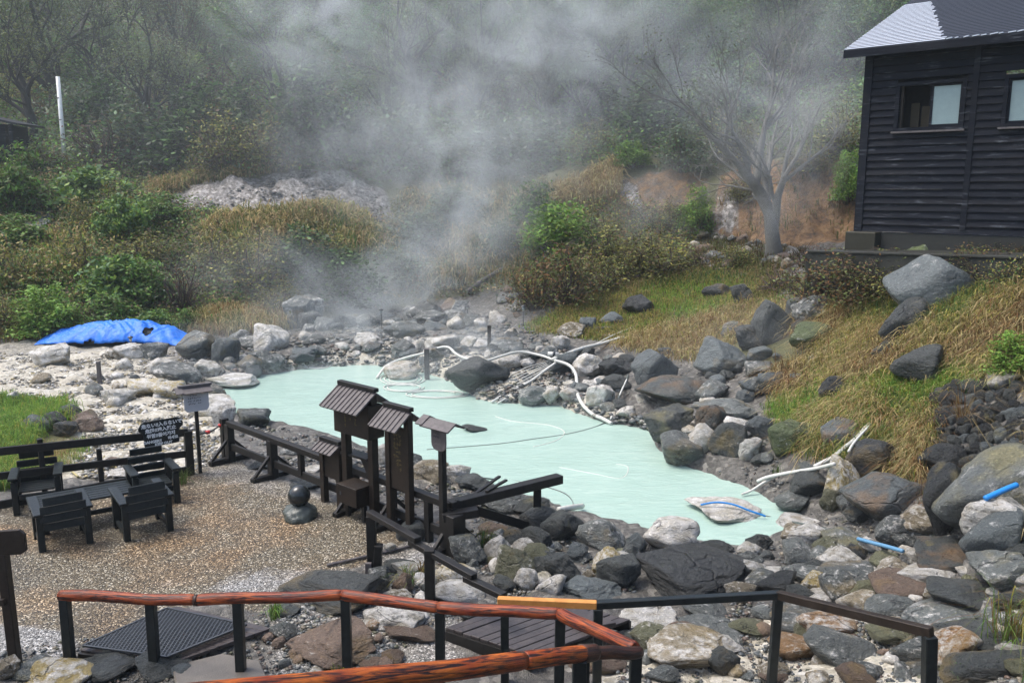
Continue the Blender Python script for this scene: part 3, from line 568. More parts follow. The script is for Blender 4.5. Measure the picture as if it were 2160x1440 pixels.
# uncounted loose stones
def rubble():
    V = []; C = []; Fs = []; bases = []
    for i in range(6):
        bm = bmesh.new(); bmesh.ops.create_icosphere(bm, subdivisions=1, radius=1)
        for v in bm.verts: v.co *= 1+.7*mnoise.noise(v.co*1.3+Vector((i*9, 0, 0)))
        bases.append((np.array([v.co[:] for v in bm.verts]), np.array([[v.index for v in f.verts] for f in bm.faces]))); bm.free()
    Z = [([(380,800),(420,735),(620,695),(900,640),(1090,680),(1200,740),(1300,850),(1400,910),(1200,880),(1000,860),(860,780),(640,775),(540,790)],8500,(.03,.16)), ([(-20,745),(400,740),(470,880),(480,960),(400,1000),(150,1010),(180,880),(-20,830)],15000,(.014,.085)), ([(1190,850),(1160,780),(1300,740),(1560,760),(1640,840),(1640,1000),(1740,1080),(1900,1060),(2160,1060),(2160,1440),(1300,1440),(1300,1300),(1620,1260),(1600,1160),(1700,1110),(1500,1000),(1380,900)],11000,(.012,.06)),
         ([(960,1090),(1150,1080),(1340,1130),(1340,1260),(1100,1260),(960,1330),(600,1440),(600,1300),(800,1190),(930,1180)],9000,(.012,.06)), ([(1400,480),(1690,520),(1670,585),(1400,570)],1500,(.04,.15)), ([(500,885),(680,920),(870,985),(1060,1060),(1150,1080),(960,1090),(700,1010),(520,960)],2600,(.02,.09)), ([(350,425),(640,365),(800,410),(830,470),(640,412),(420,442)],900,(.04,.16)), ([(0,1370),(560,1290),(600,1440),(0,1440)],1500,(.012,.05))]
    PALE_T = ('pale', 'white', 'pale', 'tan', 'mottled', 'yellow', 'grey', 'tan'); MIX_T = ('grey', 'grey', 'dark', 'tan', 'olive', 'mottled', 'brown', 'grey', 'pale')
    for zi, (poly, n, (a, b)) in enumerate(Z):
        tones = PALE_T if zi == 1 else MIX_T
        q = sample_poly(poly, n); P, h = cast(q[:, 0], q[:, 1]); ok = h & ~inside_fast(P[:, 0], P[:, 1]); P = P[ok]
        for p in P:
            B0, Fq = bases[random.randrange(6)]; s = (a+(b-a)*random.random()**3)*.72; an = random.uniform(0, 6.3); ca, sa = math.cos(an), math.sin(an)
            X = B0*np.array((s, s*random.uniform(.55, .95), s*random.uniform(.28, .6))); X = np.stack([X[:, 0]*ca-X[:, 1]*sa, X[:, 0]*sa+X[:, 1]*ca, X[:, 2]], -1)
            Fs.append(Fq+len(V)*12); V.append(X+p+np.array((0, 0, s*.25)))
            t = TONE[random.choice(tones)]; k = random.uniform(.6, 1.15)*(1+.5*t[3]); C.append(np.tile((t[0]*k, t[1]*k, t[2]*k), (12, 1)))
    s = NT('loose stones'); v = s.coord('Object'); a = s.noise(v, 24, 4)
    s.set(Base_Color=s.mix(1, s.attr('Col'), s.ramp(a, [(.3, .55), (.7, 1.3)]), 'MULTIPLY'), Roughness=.5, Normal=s.bump(a, .5, .02))
    me = np_mesh('rubble', np.concatenate(V), [np.concatenate(Fs)], np.clip(np.concatenate(C), 0, 1), False)
    tag(link_mesh('rubble', me, s.m), 'loose stones and pebbles scattered over the banks', 'rubble', kind='stuff')
rubble()
print('rocks', NR)
# ---------------------------------------------------------------- timber fences, signs and furniture of the gravel yard
D_ = M['dark']; BW = M['brownwood']
def L2(a, b, t): return Vector(a)+(Vector(b)-Vector(a))*t
def gz(p): return float(hz(p[0], p[1]))
# railed fence along the left of the yard
A = onz(-60, 1082, 0); Bp = onz(402, 1001, 0); fd = (Bp-A).normalized(); fn = Vector((fd.y, -fd.x, 0))
t = thing('rail_fence', 'dark three rail timber fence behind the garden chairs and table', 'fence', A)
def zr(px, py, P): return zfor(P, py)
def on_line(A, B, px):
    lo, hi = -1.0, 2.0
    for _ in range(50):
        m = (lo+hi)/2; P = L2(A, B, m)
        if proj(P)[0] < px: lo = m
        else: hi = m
    return L2(A, B, (lo+hi)/2)
PL = on_line(A, Bp, 20); PR = on_line(A, Bp, 396)
for pyl, pyr, th in ((951, 912, .13), (1002, 957, .12), (1062, 992, .16)):
    zl, zr_ = zfor(PL, pyl), zfor(PR, pyr); k = (PR-PL).length
    a = A.copy(); a.z = zl+(zr_-zl)*((A-PL).dot(fd))/k; b = Bp.copy(); b.z = zr_
    MB().beam(a, b, .05, th).build('rail', D_, t, .006)
for px, top in ((97, 925), (217, 946), (402, 908)):
    P = on_line(A, Bp, px); P = P+fn*(.0 if px == 402 else -.065)
    MB().beam(P-Vector((0, 0, .1)), (P.x, P.y, zfor(P, top)), .13 if px == 402 else .08, .13 if px == 402 else .08, up=(0, 1, 0), side=fd).build('post', D_, t, .006)
# black warning board hung on the top rail
def text_mesh(txt, size, M3, origin, mat, name, parent, bold=.0, align='CENTER', sp=1.0):
    cu = bpy.data.curves.new(name, 'FONT'); cu.body = txt; cu.size = size; cu.align_x = align; cu.align_y = 'CENTER'; cu.offset = bold; cu.extrude = .0015; cu.resolution_u = 2; cu.space_character = sp
    ob = bpy.data.objects.new(name, cu); COL.objects.link(ob); bpy.context.view_layer.update()
    me = bpy.data.meshes.new_from_object(ob.evaluated_get(bpy.context.evaluated_depsgraph_get())); bpy.data.objects.remove(ob)
    off = Vector((0, 0, 0)); p = parent
    while p is not None: off += p.location; p = p.parent
    for v in me.vertices: v.co = M3 @ v.co+Vector(origin)-off
    return link_mesh(name, me, mat, parent)
M['lettering'] = plain('white sign paint', (.72, .72, .70), .6, 0, 0, .05)
M['blacklettering'] = plain('black sign ink', (.03, .03, .035), .6)
M['ochrelettering'] = plain('worn ochre lettering', (.10, .075, .02), .6, 0, 0, .3)
P0 = on_line(A, Bp, 346)+fn*.05; zc = zfor(P0, 911); hw, hh = 41/F*P0.length*1.04, 24/F*P0.length*1.1
t = thing('warning_board', 'black warning board with white multilingual lettering on the railed fence', 'sign', (P0.x, P0.y, zc-hh))
up = Vector((0, 0, 1)); sl = (fd+up*.035).normalized()
prof = [(-.72,1),(.66,1),(.86,.9),(1,.55),(.98,.3),(.84,.12),(.78,-.1),(.78,-.9),(.74,-1),(-.74,-1),(-.78,-.9),(-.78,-.1),(-.84,.12),(-.98,.3),(-1,.55),(-.86,.9)]
Pc = Vector((P0.x, P0.y, zc))
MB().prism([Pc+sl*(x*hw)+up*(y*hh) for x, y in prof], fn*.03).build('board', M['furn'], t, .004)
nr = fn+up*0; M3 = Matrix((sl, up, sl.cross(up))).transposed(); fo = Pc+fn*.034
for txt, sz, dx, dy, al in (('危ない!!入らないで', .30, .04, .66, 'CENTER'), ('危险!!进入禁止', .30, -.02, .26, 'CENTER'), ('위험!!들어가지', .30, -.02, -.16, 'CENTER'), ('마세요', .24, .50, -.52, 'CENTER'), ('DANGER!!', .25, -.42, -.60, 'CENTER'), ('KEEP OUT', .24, .06, -.86, 'CENTER')):
    sz2 = sz*hh*1.32
    text_mesh(txt, sz2*.86, M3, fo+sl*(dx*hw)+up*(dy*hh), M['lettering'], 'lettering', t, .0035)
# white roofed sign on a post at the fence end
def strokes(t, O, ax, w, h, rows, mat, name='lettering', seed=1, vertical=False, out=None, sz=.03):
    """rows of small worn brush marks, too small to read in the photo"""
    r = random.Random(seed); mb = MB()
    for i in range(rows):
        L = r.uniform(.55, .98); n = int((w if not vertical else h)*L/sz/1.15)
        for k in range(n):
            if r.random() < .12: continue
            u = (k+.5)*sz*1.15; vv = (i+.5)/rows
            P = O+(ax*(u) + up*(h*(1-vv)) if not vertical else ax*(w*(1-vv))+up*(h-u))
            for q in range(3):
                a = r.choice((0, .1, 1.5, 1.7, .7)); d1 = ax*math.cos(a)+up*math.sin(a); l = sz*r.uniform(.3, .5); c = P+ax*r.uniform(-.3, .3)*sz+up*r.uniform(-.3, .3)*sz
                mb.beam(c-d1*l+out*.003, c+d1*l+out*.003, sz*.16, .002, up=out)
    return mb.build(name, mat, t)
def roof_mb(c, ax, nn, L, run, rise, n, th=.02, one=False):
    """small board roof: slats run down the slope; ridge along ax"""
    mb = MB(); gap = L/n
    for sgn in ((1,) if one else (1, -1)):
        d = (nn*sgn*run-up*rise)
        for k in range(n):
            o = c+ax*(-L/2+gap*(k+.5)); mb.beam(o+up*.0, o+d, gap*.93, th, up=up)
            o2 = c+ax*(-L/2+gap*k)+up*th*.9; mb.beam(o2, o2+d*1.02, gap*.22, th*.9, up=up)
    return mb
P = on_line(A, Bp, 408)+fd*.12; s_ = P.length/F
t = thing('roofed_sign', 'small white sign under a grey board roof on a black post at the fence end', 'sign', P)
zt, zb = zfor(P, 828), zfor(P, 865)
MB().beam(P-up*.1, P+up*(zb-P.z+.1), .06, .06, up=(0, 1, 0), side=fd).build('post', D_, t, .004)
M['signwhite'] = plain('grey white painted board', (.42, .42, .44), .5, 0, .1, .12)
w2 = 46*s_/2*1.05
bd = MB(); bd.prism([P+fd*x+up*(z-P.z)+fn*.05 for x, z in ((-w2, zt), (w2, zt), (w2, zb+.05), (w2*.8, zb), (-w2*.8, zb), (-w2, zb+.05))], fn*.025); bd.build('board', M['signwhite'], t)
strokes(t, P+fd*(-w2*.7)+up*(zb+.12-P.z)+fn*.076, fd, w2*1.4, (zt-zb)*.62, 4, M['blacklettering'], seed=4, out=fn, sz=.028)
roof_mb(P+up*(zt-P.z+.10), fd, fn, w2*2*1.35, .17, .075, 1, .02).build('roof', M['greywood'], t)
MB().beam(P-fd*w2*1.36+up*(zt-P.z+.135), P+fd*w2*1.36+up*(zt-P.z+.135), .07, .035, up=up).build('ridge_board', M['greywood'], t)
ROPE_A = P+up*(zfor(P, 917)-P.z)
# plank fence by the water on flat feet
FA = onz(487, 973, 0); FB = onz(955, 1160, 0); ax = (FB-FA).normalized(); nn = Vector((ax.y, -ax.x, 0))
t = thing('plank_fence', 'dark two rail plank fence on flat feet between yard and pond', 'fence', FA)
ztA, ztB = zfor(FA, 892), zfor(FB, 1066); zmA, zmB = zfor(FA, 940), zfor(FB, 1128)
for (za, zb_, th, wd) in ((ztA, ztB, .10, .12), (zmA, zmB, .13, .05)):
    MB().beam((FA.x, FA.y, za), (FB.x, FB.y, zb_), wd, th).build('rail', D_, t, .006)
PF = []
for px in (487, 577, 638, 752, 830, 905, 955):
    P = on_line(FA, FB, px); k = (P-FA).length/(FB-FA).length; zt = ztA+(ztB-ztA)*k
    if px == 638: MB().beam((P.x, P.y, zmA+(zmB-zmA)*k), (P.x, P.y, zt), .09, .09, up=(0, 1, 0), side=ax).build('post', D_, t, .005); continue
    w = .14 if px in (487, 955, 577) else .10
    MB().beam(P-up*.05, (P.x, P.y, zt-.02), w, w, up=(0, 1, 0), side=ax).build('post', D_, t, .006)
    if px in (487, 577, 752, 830, 955):
        MB().beam(P-nn*.42+up*.05, P+nn*.42+up*.05, .12, .10).build('foot', D_, t, .006)
        mb = MB(); mb.beam(P+nn*.40+up*.08, P+nn*.05+up*.42, .05, .05); mb.beam(P-nn*.40+up*.08, P-nn*.05+up*.42, .05, .05); mb.build('brace', D_, t)
P = FA-ax*.16; MB().beam(P-up*.05, (P.x, P.y, ztA+.06), .10, .14, up=(0, 1, 0), side=ax).build('post', D_, t, .006)
# rope with red marks across the gap
rope = spline([ROPE_A, L2(ROPE_A, (P.x, P.y, ztA-.03), .5)-up*.04, Vector((P.x, P.y, ztA-.06)), Vector((FA.x+.7*ax.x, FA.y+.7*ax.y, ztA-.0))], 8)
tr = thing('barrier_rope', 'thin black rope with red marks closing the gap between the fences', 'rope', rope[0])
MB().tube(rope, .014, 6).build('cord', M['furn'], tr)
M['redmark'] = plain('red tape', (.55, .03, .02), .5)
for f_ in (.36, .80):
    i = int(f_*(len(rope)-1)*.75); MB().tube([rope[i]-fd*.035, rope[i]+fd*.035], .035, 8).build('red_tape', M['redmark'], tr)
# roofed notice boards standing in the fence line
def fz(px, py): return zfor(on_line(FA, FB, px), py)
def notice(px1, px2, pw, base_off, top, bb, bt, wpx, roof, label, depth=.05, lettering=True, bigbox=False, ext=.22, seed=3):
    o_ = nn*base_off; P1 = on_line(FA+o_, FB+o_, px1); P2 = on_line(FA+o_, FB+o_, px2); Cc = (P1+P2)/2
    t = thing('notice_board', label, 'notice board', (Cc.x, Cc.y, 0))
    z_t, z_bb, z_bt = zfor(Cc, top), zfor(Cc, bb), zfor(Cc, bt)
    for P in (P1, P2): MB().beam(P-up*.05, P+up*(z_t), pw, pw, up=(0, 1, 0), side=ax).build('post', BW, t, .006)
    hw = (P2-P1).length/2+ext
    mb = MB(); mb.box(Cc+up*((z_bb+z_bt)/2)+nn*(.0), (hw*2, depth, z_bt-z_bb), Matrix((ax, nn, up)).transposed()); mb.build('board', BW, t, .006)
    if lettering: strokes(t, Cc-ax*hw*.45+up*(z_bb+.06)+nn*(depth/2+.004), ax, hw*.9, (z_bt-z_bb)*.85, 3, M['ochrelettering'], seed=seed, vertical=True, out=nn, sz=.055)
    L, run, rise, n = roof
    roof_mb(Cc+up*(z_t+.03), ax, nn, L, run, rise, n, .022).build('roof', M['greywood'], t)
    MB().beam(Cc-ax*L*.51+up*(z_t+.075), Cc+ax*L*.51+up*(z_t+.075), .09, .06, up=up).build('ridge_board', D_, t, .006)
    return t
notice(736, 791, .12, .10, 824, 914, 846, 0, (.88, .38, .27, 9), 'tallest dark notice board with a ribbed gable roof above the plank fence', depth=.30, ext=.10, seed=5)
notice(826, 866, .10, .12, 868, 1032, 900, 0, (.58, .31, .23, 6), 'narrow upright notice board with faded ochre script under a small gable roof', depth=.05, ext=-.02, seed=9)
notice(686, 720, .10, .10, 938, 1008, 952, 0, (.50, .20, .12, 5), 'lowest roofed board with a blank grey panel at the corner of the fence', depth=.04, lettering=False, ext=.0)
# round cornered little sign on a single post
P = on_line(FA+nn*.14, FB+nn*.14, 936); s_ = P.length/F
t = thing('post_sign', 'small grey sign with rounded bottom under a two board roof on a tall single post', 'sign', P)
zt, zb = zfor(P, 902), zfor(P, 948)
MB().beam(P-up*.05, P+up*(zb+.12), .085, .085, up=(0, 1, 0), side=ax).build('post', D_, t, .005)
hw = 30*s_/2*1.5; pr = [(-hw, zt), (-hw, zb+.10)]+[(-hw+.1*(1-math.cos(a)), zb+.10-.10*math.sin(a)) for a in (.5, 1.0, 1.57)]+[(hw-.1*(1-math.cos(a)), zb+.10-.10*math.sin(a)) for a in (1.57, 1.0, .5)]+[(hw, zb+.10), (hw, zt)]
MB().prism([P+ax*x+up*z+nn*.05 for x, z in pr], nn*.022).build('board', M['greywood'], t)
strokes(t, P-ax*hw*.7+up*((zt+zb)/2+.02)+nn*.075, ax, hw*1.4, (zt-zb)*.32, 2, M['blacklettering'], seed=8, out=nn, sz=.035)
roof_mb(P+up*(zt+.10), ax, nn, .60, .16, .09, 1, .022).build('roof', M['greywood'], t)
# offering box on the fence
P = on_line(FA+nn*.24, FB+nn*.24, 752); s_ = P.length/F
t = thing('donation_box', 'dark lidded wooden box on a stand under the tallest notice board', 'box', (P.x, P.y, 0))
zt, zb = zfor(P, 1024), zfor(P, 1060); Mx = Matrix((ax, nn, up)).transposed()
MB().box(P+up*((zt+zb)/2), (.42, .30, zt-zb), Mx).build('body', BW, t, .006)
MB().box(P+up*(zt+.022), (.47, .35, .03), Mx).build('lid', M['brownwood'], t, .006)
for sx in (-.2, .2): MB().beam(P+ax*sx-up*.02, P+ax*sx+up*(zb), .06, .06, up=(0, 1, 0), side=ax).build('leg', D_, t)
MB().box(P-ax*.15+nn*.17+up*((zt+zb)/2+.03), (.03, .01, .05), Mx).build('latch', M['metal'], t)
# shelf between the tall sign posts
P1 = on_line(FA, FB, 735)+nn*.02; P2 = on_line(FA, FB, 790)+nn*.02
t = thing('sign_shelf', 'sloping dark shelf board with a bracket between the tall sign posts', 'shelf', P1)
MB().beam((P1.x, P1.y, zfor(P1, 950)), (P2.x, P2.y, zfor(P2, 967)), .22, .035, up=up).build('board', D_, t)
MB().prism([Vector((P2.x, P2.y, 0))+up*zfor(P2, 970)-ax*x-up*z for x, z in ((0, 0), (.22, 0), (0, .32))], nn*.05).build('bracket', D_, t)
# leaning rail at the water end of the fence
a = onz(948, 1160, 0); a.z = zfor(a, 1066); ea = onz(1133, 1112, -.1); b = Vector((ea.x+.35, ea.y+.12, zfor(ea, 1014)))
t = thing('leaning_rail', 'thick black rail running out over the water with one post and a slanting brace', 'railing', onz(948, 1160, 0))
a2 = L2(a, b, .80)
MB().beam(a, b, .17, .13).build('rail', D_, t, .008)
MB().beam((ea.x, ea.y, -.35), (ea.x, ea.y, zfor(ea, 1030)), .12, .12, up=(0, 1, 0)).build('post', D_, t, .006)
q = onz(960, 1160, 0); MB().beam((q.x, q.y, zfor(q, 1062)), (ea.x-.02, ea.y-.12, zfor(ea, 1108)), .07, .13).build('brace', D_, t, .006)
q = onz(957, 1168, 0); MB().beam(q-up*.05, (q.x, q.y, zfor(q, 1082)), .26, .24, up=(0, 1, 0), side=ax).build('post', D_, t, .01)
MB().beam(onz(940, 1130, 0)*0+Vector((q.x-.15, q.y, zfor(q, 1090))), Vector((q.x+.34, q.y+.1, zfor(q, 1084))), .16, .12).build('cap_block', D_, t, .008)
for i, (x0, y0, x1, y1) in enumerate(((1003, 1040, 1054, 1004), (1026, 1036, 1068, 1012))):
    yb = L2(a, b, .3).y; p0 = at(x0, y0, yb); p1 = at(x1, y1, yb+.5)
    tag(MB().beam(p0, p1, .05, .03).build('stake', D_, None, .004), ('thin pointed stake lying across the leaning rail', 'blunt stake beside the pointed one on the leaning rail')[i], 'stake')
# stone ball on a round stone
P = onz(634, 1095, 0); P = g1(633, 1090); s_ = P.length/F
t = thing('stone_ornament', 'dark stone ball resting on a rounded green stone in the gravel', 'ornament', P)
M['ballstone'] = plain('polished wet stone', (.022, .026, .026), .22, 0, .08, .3); M['mossstone'] = plain('green grey stone', (.06, .07, .06), .4, 0, .4, .35)
r1, r2 = 35*s_, 24*s_
mb = MB(); bm = bmesh.new(); bmesh.ops.create_icosphere(bm, subdivisions=4, radius=1)
mb.add([P+Vector((v.co.x*r1*1.05, v.co.y*r1*1.05, max(-.1, v.co.z)*r1*.80+.02))*(1+.0)+v.co*r1*.16*mnoise.fractal(v.co*1.7+Vector((3, 1, 0)), .8, 2, 4) for v in bm.verts], [[v.index for v in f.verts] for f in bm.faces], True); bm.free()
mb.build('base_stone', M['mossstone'], t)
MB().lathe(P+up*(r1*.70), [(max(.001, r2*math.sin(a)), r2-r2*math.cos(a)) for a in np.linspace(0, math.pi, 15)], 24).build('ball', M['ballstone'], t)
# garden furniture
def chair(P, rz, label):
    t = thing('garden_chair', label, 'chair', P, 'heavy black garden chairs'); t.rotation_euler = (0, 0, rz)
    m = M['furn']; w, d = .60, .60
    def ch(mb, name, bev=.008):
        me_o = mb.build(name, m, None, bev); me_o.parent = t
        return me_o
    for sx in (-1, 1):
        for sy in (-1, 1): ch(MB().box((sx*(w/2), sy*d/2, .27 if sy > 0 else .27), (.09, .10, .54)), 'leg')
        ch(MB().beam((sx*(w/2+.01), -d/2-.07, .56), (sx*(w/2+.01), d/2+.10, .60), .13, .04), 'armrest')
        ch(MB().box((sx*w/2, 0, .09), (.045, d-.1, .08)), 'stretcher')
    mb = MB()
    for k in range(5): mb.box((0, -d/2+.08+k*.115, .335+.004*k), (w-.10, .10, .03))
    ch(mb, 'seat')
    mb = MB()
    for k in range(4): mb.box((0, -d/2-.01-.028*k, .36+k*.132), (w-.02 if k < 3 else w-.1, .035, .118), Matrix.Rotation(-.18, 3, 'X'))
    ch(mb, 'backrest')
    ch(MB().box((0, d/2-.01, .27), (w-.09, .035, .09)), 'apron')
    return t
fa = math.atan2(fd.y, fd.x)
gcx = lambda px, py: onz(px, py, 0)
chair(gcx(134, 1140), fa+.02, 'black garden chair with its back to the viewer and pale wet armrests')
chair(gcx(303, 1115), fa+.06, 'black garden chair with its back to the viewer beside the table end nearest the gravel')
chair(gcx(84, 1066), fa+math.pi*.96, 'black slatted garden chair facing the viewer in front of the fence')
chair(gcx(325, 1057), fa+math.pi*1.0, 'black garden chair at the far end of the table below the warning board')
Pt = gcx(176, 1100); t = thing('garden_table', 'low black slatted garden table standing between the four chairs', 'table', Pt); t.rotation_euler = (0, 0, fa)
mb = MB()
for k in range(6): mb.box((0, -.27+k*.108, .43), (1.42, .095, .03))
o = mb.build('tabletop', M['furn'], None, .004); o.parent = t
for sx in (-1, 1):
    for sy in (-1, 1): o = MB().box((sx*.52, sy*.2, .2), (.09, .07, .43)).build('leg', M['furn'], None, .006); o.parent = t
o = MB().box((0, 0, .12), (1.0, .05, .07)).build('stretcher', M['furn'], None, .006); o.parent = t
# signpost at the edge of the yard
P = onz(28, 1405, 0); s_ = P.length/F
t = thing('signpost', 'dark signpost with a blunt arrow board at the corner of the yard', 'sign', P)
tp = Vector((P.x, P.y+.03, zfor(P, 1150))); MB().beam(P-up*.05+Vector((.03, 0, 0)), tp, .10, .10, up=(0, 1, 0)).build('post', BW, t, .008)
MB().prism([tp+Vector((x, -.07+x*.06, z)) for x, z in ((-.5, .15), (.23, .18), (.28, .13), (.28, -.05), (.22, -.09), (-.5, -.11))], Vector((0, .04, 0))).build('arrow_board', BW, t, .005)
q = zfor(P, 1268); MB().beam((P.x-.5, P.y-.05, q-.03), (P.x+.02, P.y-.05, q+.02), .05, .07).build('rail_stub', M['brownwood'], t)
# ---------------------------------------------------------------- handrails
def logmat(name, c1, c2, c3, rough):
    s = NT(name); v = s.coord('Object', (1, 1, 1)); at_ = s.attr('grain', 'Fac')
    u = s.n('ShaderNodeUVMap'); mp = s.n('ShaderNodeMapping'); mp.inputs['Scale'].default_value = (1.6, 9, 1); s.l(u.outputs[0], mp.inputs[0])
    a = s.noise(mp.outputs[0], 1.6, 8, .62, 1.2); b = s.noise(v, 4, 4, .6)
    mp2 = s.n('ShaderNodeMapping'); mp2.inputs['Scale'].default_value = (1.2, 5, 1); s.l(u.outputs[0], mp2.inputs[0])
    kn = s.n('ShaderNodeTexVoronoi'); kn.inputs['Scale'].default_value = 1.3; s.l(mp2.outputs[0], kn.inputs['Vector'])
    c = s.mix(s.ramp(a, [(.42, 1), (.56, 0)]), s.mix(s.ramp(b, [(.35, 0), (.65, 1)]), c1, c2), c3)
    c = s.mix(s.ramp(kn.outputs['Distance'], [(.03, 1), (.09, 0)]), c, (.02, .008, .005))
    s.set(Base_Color=c, Roughness=s.math('ADD', s.math('MULTIPLY', a, .35), rough-.15), Normal=s.bump(a, .8, .012)); s.b.inputs['Specular IOR Level'].default_value = .4; return s.m
M['redlog'] = logmat('red stained log', (.19, .024, .008), (.36, .078, .014), (.028, .007, .005), .45)
M['bigred'] = logmat('orange red varnished log', (.30, .046, .006), (.52, .13, .012), (.022, .006, .004), .42)
M['darklog'] = logmat('dark brown log', (.045, .014, .008), (.09, .032, .014), (.010, .005, .004), .42)
def log(a, b, r0, r1, name, mat, parent, n=22, seg=26, seed=0, bend=.01):
    a, b = Vector(a), Vector(b); d = (b-a); L = d.length; d.normalize(); x = d.orthogonal().normalized(); y = d.cross(x)
    V = []; Fc = []; uv = []
    for i in range(seg+1):
        t = i/seg; c = a+d*L*t+(x*mnoise.noise(Vector((t*2.2, seed, 0)))+y*mnoise.noise(Vector((t*2.2, seed+5, 3))))*bend*2; r = r0+(r1-r0)*t
        for k in range(n):
            an = 2*math.pi*k/n; dd = x*math.cos(an)+y*math.sin(an)
            rr = r*(1+.07*mnoise.noise(Vector((math.cos(an)*1.6, math.sin(an)*1.6, t*L*1.3+seed)))+.03*mnoise.noise(Vector((math.cos(an)*6, math.sin(an)*6, t*L*2+seed))))
            if i in (0, seg): rr *= .9
            V.append(c+dd*rr); uv.append((t*L, k/n))
    for i in range(seg):
        for k in range(n): Fc.append((i*n+k, i*n+(k+1) % n, (i+1)*n+(k+1) % n, (i+1)*n+k))
    Fc += [tuple(range(n-1, -1, -1)), tuple(seg*n+k for k in range(n))]
    me = bpy.data.meshes.new(name); off = Vector((0, 0, 0)); p = parent
    while p is not None: off += p.location; p = p.parent
    me.from_pydata([v-off for v in V], [], Fc); ul = me.uv_layers.new(name='UVMap')
    for lp in me.loops: ul.data[lp.index].uv = uv[lp.vertex_index]
    me.polygons.foreach_set('use_smooth', [len(f.vertices) == 4 for f in me.polygons]); me.update(); return link_mesh(name, me, mat, parent)
RR = [(130,1255,.80),(415,1265,.82),(725,1254,.92),(928,1281,.96),(1182,1294,1.06),(1342,1368,1.22)]
rp = [onz(a, b, z) for a, b, z in RR]
t = thing('log_handrail', 'round red stained log handrail on dark square posts around the path', 'handrail', (rp[0].x, rp[0].y, 0))
for i in range(5): log(L2(rp[i], rp[i+1], -.012), L2(rp[i], rp[i+1], 1.0), .061, .058, 'rail', M['redlog'], t, 16, 22, i*3)
MB().tube([rp[1]+(rp[2]-rp[1]).normalized()*-.02, rp[1]+(rp[2]-rp[1]).normalized()*.02], .062, 14).build('joint', M['darklog'], t)
Q = [L2(rp[0], rp[1], .02), L2(rp[0], rp[1], .66), L2(rp[1], rp[2], .28), L2(rp[2], rp[3], .02), rp[3], rp[4], rp[5]]
for p in Q:
    g = min(float(hz(p.x, p.y)), .25); w = .095
    MB().beam((p.x-.01, p.y, g-.1), (p.x, p.y, p.z-.03), w, w, up=(0, 1, 0)).build('post', M['furn'], t, .006)
e = onz(1236, 1373, 1.42); g = onz(1346, 1376, 1.24); log(L2(e, g, -.02), L2(e, g, 1.05), .055, .05, 'rail', M['darklog'], t, 16, 14, 41)
MB().beam((e.x-.03, e.y+.03, .2), (e.x-.03, e.y+.03, e.z-.03), .12, .12, up=(0, 1, 0)).build('post', M['furn'], t, .008)
t = thing('thick_handrail', 'thick orange red log handrail with a dark end nearest the viewer', 'handrail', (e.x, e.y, .6))
s0 = onz(1240, 1376, 1.44); s1 = at(560, 1456, 4.35); s2 = L2(s0, s1, 1.5)
sm = L2(s0, s1, .26); log(sm, s2, .068, .076, 'rail', M['bigred'], t, 28, 60, 71, .012); log(L2(s0, s1, -.015), sm, .066, .068, 'rail', M['bigred'], t, 28, 30, 77, .0)
log(L2(s0, s1, -.03), L2(s0, s1, .03), .072, .072, 'end_collar', M['darklog'], t, 24, 6, 5, 0)
q = L2(s0, s1, .035); MB().beam((q.x, q.y, .4), (q.x, q.y, q.z-.04), .11, .11, up=(0, 1, 0)).build('post', M['furn'], t, .008)
# sloping black handrail down to the deck
h0 = onz(786, 1208, 0); h1 = onz(908, 1285, 0); h2 = onz(1064, 1362, 0)
t = thing('sloping_handrail', 'black square handrail sloping from the notice boards down to the deck', 'handrail', h0)
k0 = Vector((h0.x, h0.y, zfor(h0, 1082))); k1 = Vector((h1.x, h1.y, zfor(h1, 1152))); k2 = Vector((h2.x, h2.y, zfor(h2, 1253)))
MB().beam(L2(k0, k1, -.03), L2(k0, k1, .82), .10, .07).build('rail', D_, t, .006); MB().beam(L2(k0, k1, .70)-up*.07, L2(k1, k2, .62)-up*.02, .10, .07).build('rail', D_, t, .006); MB().beam(L2(k1, k2, .5)-up*.10, L2(k1, k2, 1.0)-up*.02, .10, .07).build('rail', D_, t, .006)
for p, k in ((h0, k0), (h1, k1)): MB().beam(p-up*.1, k-up*.03, .12, .12, up=(0, 1, 0)).build('post', D_, t, .006)
MB().beam(h0+Vector((.06, -.05, -.1)), h0+Vector((.10, -.05, .42)), .10, .12, up=(0, 1, 0)).build('post', D_, t, .006)
MB().beam(h0+Vector((-.04, -.12, -.1)), h0+Vector((-.03, -.12, .2)), .08, .05, up=(0, 1, 0)).build('shoe', M['greywood'], t, .004)
# square black handrail with a fresh orange length
pts = [onz(1050, 1266, .86), onz(1262, 1275, .88), onz(1642, 1254, 1.0), onz(1962, 1332, 1.3)]
t = thing('square_handrail', 'black square handrail with one fresh orange length bending around the deck', 'handrail', (pts[1].x, pts[1].y, 0))
MB().beam(pts[0], L2(pts[0], pts[1], .985), .075, .075).build('orange_rail', M['orangewood'], t, .006)['label'] = 'fresh unpainted orange rail length'
MB().beam(L2(pts[0], pts[1], .985), L2(pts[1], pts[2], 1.006), .075, .075).build('rail', M['furn'], t, .006); MB().beam(pts[2], L2(pts[2], pts[3], 1.01), .075, .085).build('rail', BW, t, .006)
for p, w, lean in ((L2(pts[0], pts[1], .07), .085, 0), (pts[1], .09, 0), (pts[2], .085, -.02), (pts[3], .10, .05)):
    g = min(float(hz(p.x, p.y)), p.z-.4); MB().beam((p.x+lean, p.y, g-.1), (p.x, p.y, p.z-.035), w, w, up=(0, 1, 0)).build('post', M['furn'], t, .006)
